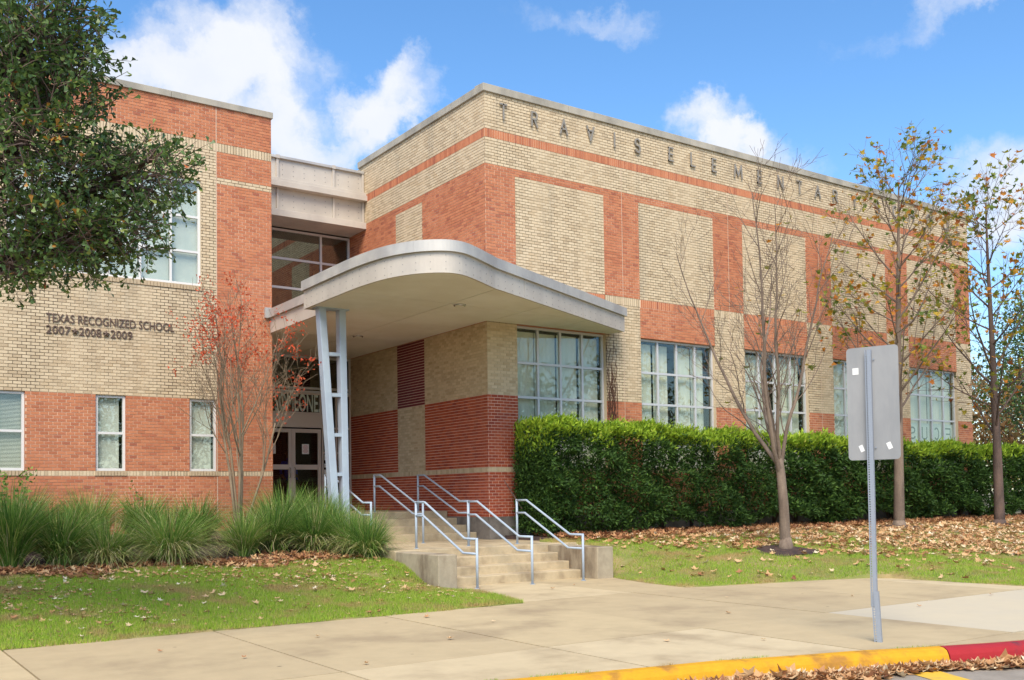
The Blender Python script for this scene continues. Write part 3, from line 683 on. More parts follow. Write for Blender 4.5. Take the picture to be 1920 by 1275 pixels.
# papers with drawn letters in the far hall window (seen from the back, so mirrored)
a, b = BAY[4]
STRK = {'T': [[(0, 1), (1, 1)], [(.5, 1), (.5, 0)]], 'A': [[(0, 0), (.5, 1), (1, 0)], [(.18, .34), (.82, .34)]], 'V': [[(0, 1), (.5, 0), (1, 1)], [(.16, .72), (.84, .72)]], 'I': [[(.5, 0), (.5, 1)]],
        'E': [[(1, 1), (0, 1), (0, 0), (1, 0)], [(0, .5), (.85, .5)]], 'L': [[(0, 1), (0, 0), (1, 0)]], 'M': [[(0, 0), (.08, 1), (.5, .15), (.92, 1), (1, 0)]], 'N': [[(0, 0), (0, 1), (1, 0), (1, 1)]],
        'Y': [[(0, 1), (.5, .5), (1, 1)], [(.5, .5), (.5, 0)]], 'H': [[(0, 0), (0, 1)], [(1, 0), (1, 1)], [(0, .5), (1, .5)]], 'U': [[(0, 1), (0, .15), (.2, 0), (.8, 0), (1, .15), (1, 1)]], 'W': [[(0, 1), (.2, 0), (.5, .8), (.8, 0), (1, 1)]]}
def arc(cx, cy_, rx, ry, a0, a1, n=10): return [(cx + rx * math.cos(R(a0 + (a1 - a0) * i / n)), cy_ + ry * math.sin(R(a0 + (a1 - a0) * i / n))) for i in range(n + 1)]
STRK['R'] = [[(0, 0), (0, 1), (.5, 1)] + arc(.5, .75, .45, .25, 90, -90) + [(0, .5)], [(.45, .5), (1, 0)]]
STRK['S'] = [arc(.5, .75, .5, .25, 20, 270) + arc(.5, .25, .5, .25, 90, -160)]
STRK['C'] = [arc(.5, .5, .5, .5, 50, 310, 16)]; STRK['O'] = [arc(.5, .5, .5, .5, 0, 360, 20)]
def strokes(ch, fr, uc, z0, wd, ht, sw, n0, n1, m, mirror=False):
    q = MB()
    for P in STRK[ch]:
        L = [((x if not mirror else 1 - x) * (wd - sw) + uc - wd / 2 + sw / 2, y * (ht - sw) + z0 + sw / 2) for x, y in P]
        for k in range(len(L) - 1):
            (ax, az), (bx, bz) = L[k], L[k + 1]; d = math.hypot(bx - ax, bz - az) or 1; tx, tz = (bx - ax) / d * sw / 2, (bz - az) / d * sw / 2; nx, nz = -tz, tx; e = .0006 * k
            if len(P) > 8: tx *= .5; tz *= .5
            c = [(ax - tx + nx, az - tz + nz), (bx + tx + nx, bz + tz + nz), (bx + tx - nx, bz + tz - nz), (ax - tx - nx, az - tz - nz)]
            V = [wall_pt(fr, u, z, n0) for u, z in c] + [wall_pt(fr, u, z, n1 + e) for u, z in c]
            q.add(V, [(3, 2, 1, 0), (4, 5, 6, 7), (0, 1, 5, 4), (1, 2, 6, 5), (2, 3, 7, 6), (3, 0, 4, 7)])
    return q.me('letter', m)
for i, ch in enumerate('SUCE'):
    u0 = a + (b - a) * i / 4 + .05; uc = u0 + .28
    pn = boxpart('poster', (u0, .165, 3.10), (u0 + .56, .168, 3.72), 'window_paper', hall)
    ob('letter', strokes(ch, FR, uc, 3.2, .30, .40, .045, -.164, -.161, 'ink_teal', mirror=True), pn)

# ------------------------------------------------------------------ lettering
LET = [('T', .495, .20), ('R', 1.365, .19), ('A', 2.226, .24), ('V', 3.042, .24), ('I', 3.804, .06), ('S', 4.558, .19), ('E', 5.712, .17), ('L', 6.496, .17), ('E', 7.288, .17), ('M', 8.213, .32), ('E', 9.067, .17), ('N', 9.929, .25), ('T', 10.753, .22), ('A', 11.557, .26),
       ('R', 12.362, .22), ('Y', 13.271, .26), ('S', 14.399, .22), ('C', 15.298, .25), ('H', 16.17, .25), ('O', 17.101, .29), ('O', 18.05, .29), ('L', 18.807, .2)]
for ch, x, wd in LET: ob('letter', strokes(ch, FR, x, 10.10, wd, .37, .037, .020, .055, 'letter_steel'), hall)
def text_letters(body, parent, x0, x1, z0, z1, y, depth, m, name='letter', bold=.004):
    cu = bpy.data.curves.new('t', 'FONT'); cu.body = body; cu.size = 1; cu.extrude = .1; cu.offset = bold; cu.resolution_u = 3
    o = bpy.data.objects.new('t', cu); COL.objects.link(o); bpy.context.view_layer.update()
    me = bpy.data.meshes.new_from_object(o.evaluated_get(bpy.context.evaluated_depsgraph_get())); COL.objects.unlink(o); bpy.data.objects.remove(o)
    bm = bmesh.new(); bm.from_mesh(me); bmesh.ops.remove_doubles(bm, verts=bm.verts, dist=1e-4); bm.verts.ensure_lookup_table()
    lo = Vector((min(v.co.x for v in bm.verts), min(v.co.y for v in bm.verts), 0)); hi = Vector((max(v.co.x for v in bm.verts), max(v.co.y for v in bm.verts), 0))
    seen = set(); isl = []
    for v in bm.verts:
        if v.index in seen: continue
        st = [v]; comp = []; seen.add(v.index)
        while st:
            a_ = st.pop(); comp.append(a_)
            for e in a_.link_edges:
                b_ = e.other_vert(a_)
                if b_.index not in seen: seen.add(b_.index); st.append(b_)
        isl.append(comp)
    isl.sort(key=lambda c: min(v.co.x for v in c))
    for comp in isl:
        ids = {v.index: i for i, v in enumerate(comp)}; F = [[ids[v.index] for v in f.verts] for f in bm.faces if f.verts[0].index in ids]
        V = [(x0 + (v.co.x - lo.x) / (hi.x - lo.x) * (x1 - x0), y - depth / 2 - v.co.z / .1 * depth / 2, z0 + (v.co.y - lo.y) / (hi.y - lo.y) * (z1 - z0)) for v in comp]
        if len(F): ob(name, mk(name, V, F, m), parent)
    bm.free()
text_letters('TEXAS RECOGNIZED SCHOOL', wing, -8.37, -5.765, 5.298, 5.478, 3.866, .018, 'letter_brown')
for body, x0, x1 in (('2007', -8.37, -7.90), ('2008', -7.73, -7.29), ('2009', -7.10, -6.655)): text_letters(body, wing, x0, x1, 5.055, 5.225, 3.866, .018, 'letter_brown')
for cx in (-7.815, -7.195):
    q = MB(); P = [(cx + (.075 if i % 2 == 0 else .028) * math.sin(i * math.pi / 5), 5.135 + (.075 if i % 2 == 0 else .028) * math.cos(i * math.pi / 5)) for i in range(10)]
    V = [(x, 3.865, z) for x, z in P] + [(x, 3.82, z) for x, z in P] + [(cx, 3.808, 5.135)]
    q.add(V, [(i, (i + 1) % 10, 10 + (i + 1) % 10, 10 + i) for i in range(10)] + [(10 + i, 10 + (i + 1) % 10, 20) for i in range(10)]); ob('star', q.me('star', 'letter_brown'), wing)

# ------------------------------------------------------------------ entrance link: glass wall, doors, metal fascia
lk = thing('entrance_link', 'recessed glass entrance with double doors under a two tier riveted metal fascia', 'entrance', (-1.75, 6.9, 1.233))
FD = ((0, 6.93, 0), (1, 0, 0), (0, -1, 0))
window(lk, FD, [XT + .005, -2.6, -.87, -.005], [6.05, 6.48, 7.267, 8.055, 8.86], .06, .06, 'alu_frame', 'glass_dark', rec=0.0, name='window', dark=2.5)
window(lk, FD, [XT + .005, -2.62, -.89, -.005], [4.45, 4.577, 5.452], .06, .06, 'alu_frame', 'glass_dark', rec=0.0, name='window', dark=2.0)
wb = window(lk, FD, [-2.62, -.895], [3.875, 4.448], .045, .05, 'door_frame', 'glass_dark', rec=0.0, dark=.3, name='window')
text_letters('BE SOMEONE.', lk, -2.58, -.935, 3.93, 4.42, 6.955, .012, 'banner_teal', name='letter', bold=.01)
boxpart('door_header', (-2.62, 6.91, 3.50), (-.895, 6.99, 3.872), 'door_frame', lk)
window(lk, FD, [-.888, -.45, -.005], [1.235, 2.12, 2.82, 3.50, 4.448], .05, .05, 'door_frame', 'glass_door', rec=0.0, name='window', dark=2.5)
window(lk, FD, [XT + .005, -2.63], [1.235, 2.12, 2.82, 3.50, 4.448], .05, .05, 'door_frame', 'glass_door', rec=0.0, name='window', dark=.5)
for x0, x1, hx in ((-2.60, -1.762, -1.83), (-1.755, -.915, -1.69)):
    y0, y1 = 6.925, 6.975; sw = .095; q = MB()
    q.box((x0, y0, 1.25), (x0 + sw, y1, 3.46)); q.box((x1 - sw, y0, 1.25), (x1, y1, 3.46))
    q.box((x0 + sw, y0, 3.36), (x1 - sw, y1, 3.46)); q.box((x0 + sw, y0, 2.36), (x1 - sw, y1, 2.49)); q.box((x0 + sw, y0, 1.25), (x1 - sw, y1, 1.45))
    dr = ob('door', q.me('door', 'door_frame'), lk)
    boxpart('pane', (x0 + sw, 6.945, 2.49), (x1 - sw, 6.951, 3.36), 'glass_door', dr); boxpart('pane', (x0 + sw, 6.945, 1.45), (x1 - sw, 6.951, 2.36), 'glass_door', dr)
    q = MB(); q.tube([(hx, 6.925, 2.14), (hx, 6.86, 2.15), (hx, 6.86, 2.40), (hx, 6.925, 2.41)], .011, 6); ob('handle', q.me('handle', 'chrome', smooth=True), dr)
    cx = x0 + sw + .19 if hx < -1.75 else (x0 + x1) / 2 - .03
    pp = boxpart('notice', (cx - .10, 6.936, 2.78), (cx + .10, 6.9405, 3.05), 'paper', dr)
    q = MB()
    for i in range(7):
        z = 2.815 + i * .031; hw = .075 if i % 3 else .05; q.box((cx - hw, 6.934, z), (cx + hw, 6.937, z + .010))
    ob('printed_line', q.me('printed_line', 'print_red'), pp)
for z, h_ in ((2.62, .16), (2.42, .10), (2.24, .12)): boxpart('notice', (-.83, 6.905, z), (-.68, 6.909, z + h_), 'paper', lk)
# lobby behind the doors
q = MB(); q.quad((XT, 7.05, 1.23), (0, 7.05, 1.23), (0, 12, 1.23), (XT, 12, 1.23)); q.quad((XT, 12, 1.23), (0, 12, 1.23), (0, 12, 5.4), (XT, 12, 5.4)); q.quad((XT, 7.0, 1.23), (XT, 12, 1.23), (XT, 12, 5.4), (XT, 7.0, 5.4)); q.quad((0, 7.0, 1.23), (0, 12, 1.23), (0, 12, 5.4), (0, 7.0, 5.4)); q.quad((XT, 7, 5.45), (0, 7, 5.45), (0, 12, 5.45), (XT, 12, 5.45))
ob('lobby', q.me('lobby', 'dark_room'), lk)
# fascia
for z0, z1, yf in ((9.06, 9.64, 6.02), (9.88, 10.42, 6.02)):
    xsx = [XT + .006, -2.493, -.916, -.004]
    for i in range(3):
        p_ = boxpart('fascia_panel', (xsx[i] + .01, yf, z0), (xsx[i + 1] - .01, yf + .05, z1), 'metal_panel', lk)
        q = MB()
        for u in np.arange(xsx[i] + .15, xsx[i + 1] - .1, .30):
            for z in (z0 + .14, (z0 + z1) / 2, z1 - .14): q.tube([(u, yf + .004, z), (u, yf - .006, z)], .012, 6)
        ob('rivet', q.me('rivet', 'rivet'), p_, kind='stuff')
    for x in (-2.493, -.916, -.05): boxpart('fascia_rib', (x - .03, yf - .05, z0), (x + .03, yf + .02, z1), 'metal_panel', lk, .004)
boxpart('fascia_ledge', (XT + .006, 5.88, 8.885), (-.004, 6.9, 9.06), 'metal_panel', lk, .006)
boxpart('fascia_ledge', (XT + .006, 5.80, 9.64), (-.004, 6.2, 9.79), 'metal_panel', lk, .006)
boxpart('fascia_ledge', (XT + .006, 5.87, 9.79), (-.004, 6.2, 9.88), 'metal_panel', lk, .006)
boxpart('fascia_coping', (XT + .006, 5.95, 10.42), (-.02, 6.6, 10.49), 'metal_coping', lk, .006)
for x in (-2.493, -.916): boxpart('coping_joint', (x - .05, 5.94, 10.41), (x + .05, 6.6, 10.50), 'metal_panel', lk)
boxpart('roof', (XT + .006, 6.21, 9.1), (-.006, 12, 10.40), 'roof_felt', lk)

# ------------------------------------------------------------------ canopy
cn = thing('entrance_canopy', 'broad pale metal canopy with a rounded front corner and riveted fascia', 'canopy', (-1.5, -1, 5.456))
ctrl = [(-4.03, .70), (-4.04, -.2), (-4.04, -1.0), (-4.02, -1.9), (-3.91, -2.70), (-3.66, -3.28), (-3.31, -3.61), (-2.98, -3.66), (-2.58, -3.48), (-1.8, -3.0)]
def catmull(P, n=6):
    out = []
    for i in range(len(P) - 1):
        p0, p1, p2, p3 = P[max(i - 1, 0)], P[i], P[i + 1], P[min(i + 2, len(P) - 1)]
        for k in range(n):
            t = k / n; out.append(tuple(.5 * (2 * p1[j] + (p2[j] - p0[j]) * t + (2 * p0[j] - 5 * p1[j] + 4 * p2[j] - p3[j]) * t * t + (3 * p1[j] - p0[j] - 3 * p2[j] + p3[j]) * t ** 3) for j in (0, 1)))
    return out + [P[-1]]
front = catmull(ctrl) + [(-1.8 + 5.44 * i / 16, -3.0 + 2.52 * i / 16) for i in range(1, 17)]
def offset(P, d):
    out = []
    for i in range(len(P)):
        a_, b_ = Vector((*P[max(i - 1, 0)], 0)), Vector((*P[min(i + 1, len(P) - 1)], 0)); t = (b_ - a_).normalized(); out.append((P[i][0] + t.y * d, P[i][1] - t.x * d))
    return out          # d>0 moves to the right of travel
# travel runs from the left end round to the right end: outside is to the right
ZF, ZC, ZT_ = 5.456, 5.83, 6.03
f_out, f_in = offset(front, 0.0), offset(front, -.05); c_out, c_in = offset(front, .055), offset(front, -.05)
def ribbon(A, B, z0, z1, m, closed=True):
    n = len(A); q = MB(); V = [(x, y, z0) for x, y in A] + [(x, y, z1) for x, y in A] + [(x, y, z0) for x, y in B] + [(x, y, z1) for x, y in B]
    for i in range(n - 1): q.add([V[i], V[i + 1], V[n + i + 1], V[n + i]], [(0, 1, 2, 3)]); q.add([V[2 * n + i + 1], V[2 * n + i], V[3 * n + i], V[3 * n + i + 1]], [(0, 1, 2, 3)]); q.add([V[n + i], V[n + i + 1], V[3 * n + i + 1], V[3 * n + i]], [(0, 1, 2, 3)]); q.add([V[i + 1], V[i], V[2 * n + i], V[2 * n + i + 1]], [(0, 1, 2, 3)])
    for i in (0, n - 1): q.add([V[i], V[n + i], V[3 * n + i], V[2 * n + i]], [(0, 1, 2, 3)])
    return q.me('fascia', m)
cuts = [0, 24, 43, 52, 57, 64, len(front) - 1]; cuts = [c for c in cuts if c < len(front)]
cuts = sorted(set(cuts + [len(front) - 1]))
for i in range(len(cuts) - 1):
    s0, s1 = cuts[i], cuts[i + 1] + 1
    A, B = list(f_out[s0:s1]), list(f_in[s0:s1])
    if i < len(cuts) - 2: # leave an open seam
        A[-1] = tuple(np.array(A[-2]) + (np.array(A[-1]) - np.array(A[-2])) * .96); B[-1] = tuple(np.array(B[-2]) + (np.array(B[-1]) - np.array(B[-2])) * .96)
    p_ = ob('fascia_panel', ribbon(A, B, ZF + .004, ZC, 'metal_panel'), cn)
    q = MB(); acc = .1; 
    for k in range(s0, s1 - 1):
        a_, b_ = Vector((*f_out[k], 0)), Vector((*f_out[k + 1], 0)); L = (b_ - a_).length; t = (b_ - a_).normalized(); nn = Vector((t.y, -t.x, 0))
        while acc < L:
            c_ = a_ + t * acc; acc += .27
            for z in (ZF + .07, (ZF + ZC) / 2 + .01, ZC - .06): q.tube([(c_.x - nn.x * .003, c_.y - nn.y * .003, z), (c_.x + nn.x * .005, c_.y + nn.y * .005, z)], .009, 6)
        acc -= L
    if q.v: ob('rivet', q.me('rivet', 'rivet'), p_, kind='stuff')
for s0, s1 in ((0, 30), (30, 46), (46, 56), (56, len(front) - 1)):
    A, B = list(c_out[s0:s1 + 1]), list(c_in[s0:s1 + 1])
    if s1 < len(front) - 1: A[-1] = tuple(np.array(A[-2]) + (np.array(A[-1]) - np.array(A[-2])) * .975)
    if s1 == len(front) - 1: A[-1] = (A[-1][0] + .03, A[-1][1] + .01); B[-1] = (B[-1][0] + .03, B[-1][1] + .01)
    ob('coping', ribbon(A, B, ZC + .002, ZT_, 'metal_coping'), cn)
# straight rear piece up to the wing
boxpart('fascia_panel', (-3.535, .72, ZF + .004), (-3.495, 3.868, 5.80), 'metal_panel', cn); boxpart('coping', (-3.60, .72, 5.802), (-3.495, 3.868, 6.0), 'metal_coping', cn)
boxpart('fascia_panel', (-4.03, .70, ZF + .004), (-3.54, .74, ZC), 'metal_panel', cn); boxpart('coping', (-4.08, .70, ZC + .002), (-3.61, .76, ZT_), 'metal_coping', cn)
boxpart('flashing', (-3.68, 3.80, 5.80), (-3.46, 3.872, 6.04), 'metal_coping', cn)
inner = offset(front, -.051)
plan = inner + [(3.60, -.012), (-.012, -.012), (-.012, 6.92), (XT + .006, 6.92), (XT + .006, .72), (-3.98, .72)]
sg = [-5, -1.72, .06, 1.9, 5]; sy = [-5, -1.26, 1.15, 3.5, 7]
for i in range(4):
    for j in range(4):
        P = cell(plan, sg[i] + .009, sg[i + 1] - .009, sy[j] + .009, sy[j + 1] - .009)
        Q = []
        for p in P:
            if not Q or (p[0] - Q[-1][0]) ** 2 + (p[1] - Q[-1][1]) ** 2 > 1e-6: Q.append(p)
        if len(Q) > 2:
            q = MB(); q.prism(Q, ZF + .012, ZF + .03); ob('soffit_panel', q.me('soffit_panel', 'soffit'), cn)
q = MB(); q.prism(plan, ZF + .034, ZF + .05); ob('ceiling_frame', q.me('ceiling_frame', 'soffit_gap'), cn)
q = MB(); q.prism(plan, 5.90, 5.94); ob('roof', q.me('roof', 'metal_coping'), cn)
for x, y in ((-1.50, -1.26), (-1.55, 3.3)):
    q = MB(); q.tube([(x, y, ZF + .016), (x, y, ZF - .014)], [.13, .12], 16); dl = ob('downlight', q.me('downlight', 'chrome', smooth=True), cn)
    q = MB(); q.tube([(x, y, ZF - .012), (x, y, ZF - .02)], .095, 16); ob('lens', q.me('lens', 'lamp_lens'), dl)
# V shaped column
vc = thing('canopy_column', 'pale blue steel column of two splayed legs with rungs holding up the canopy', 'column', (-3.42, .45, .6))
def beam(a, b, wx, wy, m, name, parent):
    a, b = Vector(a), Vector(b); q = MB(); V = []
    for p in (a, b): V += [(p.x - wx / 2, p.y - wy / 2, p.z), (p.x + wx / 2, p.y - wy / 2, p.z), (p.x + wx / 2, p.y + wy / 2, p.z), (p.x - wx / 2, p.y + wy / 2, p.z)]
    q.add(V, [(3, 2, 1, 0), (4, 5, 6, 7), (0, 1, 5, 4), (1, 2, 6, 5), (2, 3, 7, 6), (3, 0, 4, 7)]); return bevel(ob(name, q.me(name, m), parent), .012, 2)
L0, L1 = (-3.47, .45, .55), (-3.79, .45, ZF + .012); M0, M1 = (-3.28, .45, .55), (-3.34, .45, ZF + .012)
beam(L0, L1, .155, .20, 'steel_blue', 'leg', vc); beam(M0, M1, .145, .20, 'steel_blue', 'leg', vc)
for z in (4.52, 3.68, 2.86, 2.05):
    t = (z - .55) / (ZF - .55); xa = L0[0] + (L1[0] - L0[0]) * t + .07; xb = M0[0] + (M1[0] - M0[0]) * t - .065
    if xb - xa > .01: boxpart('rung', (xa, .37, z - .035), (xb, .53, z + .035), 'steel_blue', vc)
boxpart('top_plate', (-3.93, .33, ZF - .012), (-3.20, .57, ZF + .011), 'steel_blue', vc)
boxpart('base_plate', (-3.62, .30, .545), (-3.15, .60, .575), 'steel_blue', vc)

# ------------------------------------------------------------------ steps and landings
st = thing('entrance_steps', 'two flights of concrete steps with landings leading to the entrance', 'steps', (-1.9, -3, 0))
for k, (z, y) in enumerate(((.15, -3.66), (.30, -3.31), (.45, -2.96))):
    bevel(boxpart('step', (-3.39, y, -.1), (-.37, y + .40, z), 'concrete_step', st), .014, 2)
bevel(boxpart('landing', (-3.76, -2.61, -.2), (.38, .6, .60), 'concrete_step', st), .014, 2)
for z, y in ((.76, .50), (.918, .92), (1.076, 1.34)): bevel(boxpart('step', (-3.4, y, .3), (-.02, y + .5, z), 'concrete_step', st), .014, 2)
bevel(boxpart('landing', (-3.46, 1.76, .2), (-.02, 6.95, 1.233), 'concrete_step', st), .014, 2)
bevel(boxpart('cheek_wall', (-3.76, -4.12, -.2), (-3.395, -2.615, .585), 'concrete_old', st), .012, 2)
bevel(boxpart('cheek_wall', (-.365, -4.14, -.2), (.02, -2.615, .585), 'concrete_old', st), .012, 2)
bevel(boxpart('cheek_wall', (-3.78, .602, .2), (-3.405, 3.86, .98), 'concrete_old', st), .012, 2)
def rail(x, ys, zs, bases, label, off=0):
    """ys: top post, top bend, low bend, low post; zs: upper and lower rail height"""
    h = thing('handrail', label, 'handrail', (x, ys[3], bases[1]), 'pale steel handrails on the entrance steps')
    for dz, nm in ((0, 'top_rail'), (-.25, 'mid_rail')):
        sft = dz * .22
        q = MB(); q.tube([(x, ys[0], zs[0] + dz), (x, ys[1] + sft * -1, zs[0] + dz), (x, ys[2] - sft * 1, zs[1] + dz), (x, ys[3], zs[1] + dz)], .021, 10)
        ob(nm, q.me(nm, 'steel_blue', smooth=True), h)
    for y, zb, zt in ((ys[0], bases[0], zs[0]), (ys[3], bases[1], zs[1])):
        q = MB(); q.tube([(x, y, zb), (x, y, zt + .02)], .023, 10); ob('post', q.me('post', 'steel_blue', smooth=True), h)
        q = MB(); q.tube([(x, y, zb), (x, y, zb + .006)], .05, 12); ob('base_flange', q.me('base_flange', 'steel_blue'), h)
lo_y = (-2.12, -2.45, -3.82, -4.20)
rail(-3.05, lo_y, (1.46, .83), (.60, .0), 'pale steel handrail along the left end of the lower steps')
rail(-1.90, lo_y, (1.46, .83), (.60, .0), 'pale steel handrail down the middle of the lower steps')
rail(-.75, lo_y, (1.47, .83), (.60, .0), 'pale steel handrail on the lower steps beside the hedge')
up_y = (1.92, 1.62, .08, -.28)
rail(-3.05, up_y, (2.07, 1.46), (1.233, .60), 'pale steel handrail of the upper steps behind the splayed column')
rail(-1.85, up_y, (2.07, 1.46), (1.233, .60), 'pale steel handrail down the middle of the upper steps')
rail(-.72, up_y, (2.07, 1.46), (1.233, .60), 'pale steel handrail of the upper steps nearest the brick wall')

# ------------------------------------------------------------------ street sign seen from behind
sg_ = thing('street_sign', 'grey metal street sign seen from behind on a perforated post at the kerb', 'sign', (-3.29, -12.11, 0))
sdir = Vector((.325, -.946, 0)).normalized(); sn = Vector((-sdir.y, sdir.x, 0)) * -1     # sn points to the camera side
if sn.dot(CAM - Vector((-3.29, -12.11, 1.5))) < 0: sn = -sn
def sp(u, z, n, o=(-3.285, -12.13)): return (o[0] + sdir.x * u + sn.x * n, o[1] + sdir.y * u + sn.y * n, z)
def sbox(q, u0, u1, z0, z1, n0, n1, lean=None):
    P = [(u0, n0), (u1, n0), (u1, n1), (u0, n1)]; V = [sp(u, z0, n) for u, n in P] + [sp(u + (lean or 0), z1, n) for u, n in P]
    q.add(V, [(0, 3, 2, 1), (4, 5, 6, 7), (0, 1, 5, 4), (1, 2, 6, 5), (2, 3, 7, 6), (3, 0, 4, 7)])
# rounded panel
P = []; hw, za, zb, rr = .262, 1.865, 3.035, .04
for cx, cz, a0 in ((hw - rr, zb - rr, 0), (-hw + rr, zb - rr, 90), (-hw + rr, za + rr, 180), (hw - rr, za + rr, 270)):
    P += [(cx + rr * math.cos(R(a0 + 18 * i)), cz + rr * math.sin(R(a0 + 18 * i))) for i in range(6)]
q = MB(); n = len(P); V = [sp(u, z, -.004) for u, z in P] + [sp(u, z, 0) for u, z in P]
q.add(V, [list(range(n)), list(range(n, 2 * n))[::-1]] + [(i, n + i, n + (i + 1) % n, (i + 1) % n) for i in range(n)])
pan = ob('panel', q.me('panel', 'sign_back'), sg_)
for u, z, a, w_, h_ in ((-.17, 2.79, 0, .062, .068), (-.125, 1.985, 22, .042, .07), (.155, 2.005, 22, .045, .07)):
    c, s_ = math.cos(R(a)), math.sin(R(a)); q = MB(); Q = [(-w_ / 2, -h_ / 2), (w_ / 2, -h_ / 2), (w_ / 2, h_ / 2), (-w_ / 2, h_ / 2)]
    Q = [(u + x * c - y * s_, z + x * s_ + y * c) for x, y in Q]; V = [sp(x, y, .0005) for x, y in Q] + [sp(x, y, .002) for x, y in Q]
    q.add(V, [(4, 5, 6, 7), (0, 1, 5, 4), (1, 2, 6, 5), (2, 3, 7, 6), (3, 0, 4, 7)]); ob('sticker', q.me('sticker', 'sticker'), pan)
def channel(z0, z1, u_c, wd, n0, name, lean=0.0, dep=.034):
    """perforated steel post: a web towards us and one flange, both with real holes"""
    q = MB(); pt = .0254; hh = wd / 2; k = int((z1 - z0) / pt)
    def lx(z): return lean * (z - z0) / (z1 - z0)
    for a_, b_ in ((-hh, -hh + wd * .14), (-hh + wd * .36, hh)): sbox(q, u_c + a_, u_c + b_, z0, z1, n0, n0 + .003, lean)
    for i in range(k):
        z = z0 + i * pt; sbox(q, u_c - hh + wd * .14 + lx(z), u_c - hh + wd * .36 + lx(z), z + pt * .5, z + pt * 1.0, n0, n0 + .003)
    # flange running back to the panel
    for a_, b_ in ((n0 - dep, n0 - dep * .68), (n0 - dep * .32, n0)): sbox(q, u_c + hh - .003, u_c + hh, z0, z1, a_, b_, lean); sbox(q, u_c - hh, u_c - hh + .003, z0, z1, a_, b_, lean)
    for i in range(k):
        z = z0 + i * pt; sbox(q, u_c + hh - .003 + lx(z), u_c + hh + lx(z), z + pt * .5, z + pt, n0 - dep * .68, n0 - dep * .32)
    return ob(name, q.me(name, 'galvanised'), sg_)
channel(.36, 3.0, -.03, .062, .040, 'post')
channel(-.05, .52, .005, .074, .046, 'ground_sleeve', lean=-.025)
for z in (1.99, 2.9): q = MB(); q.tube([sp(.018, z, 0), sp(.018, z, .012)], .009, 6); ob('bolt', q.me('bolt', 'galvanised'), pan)

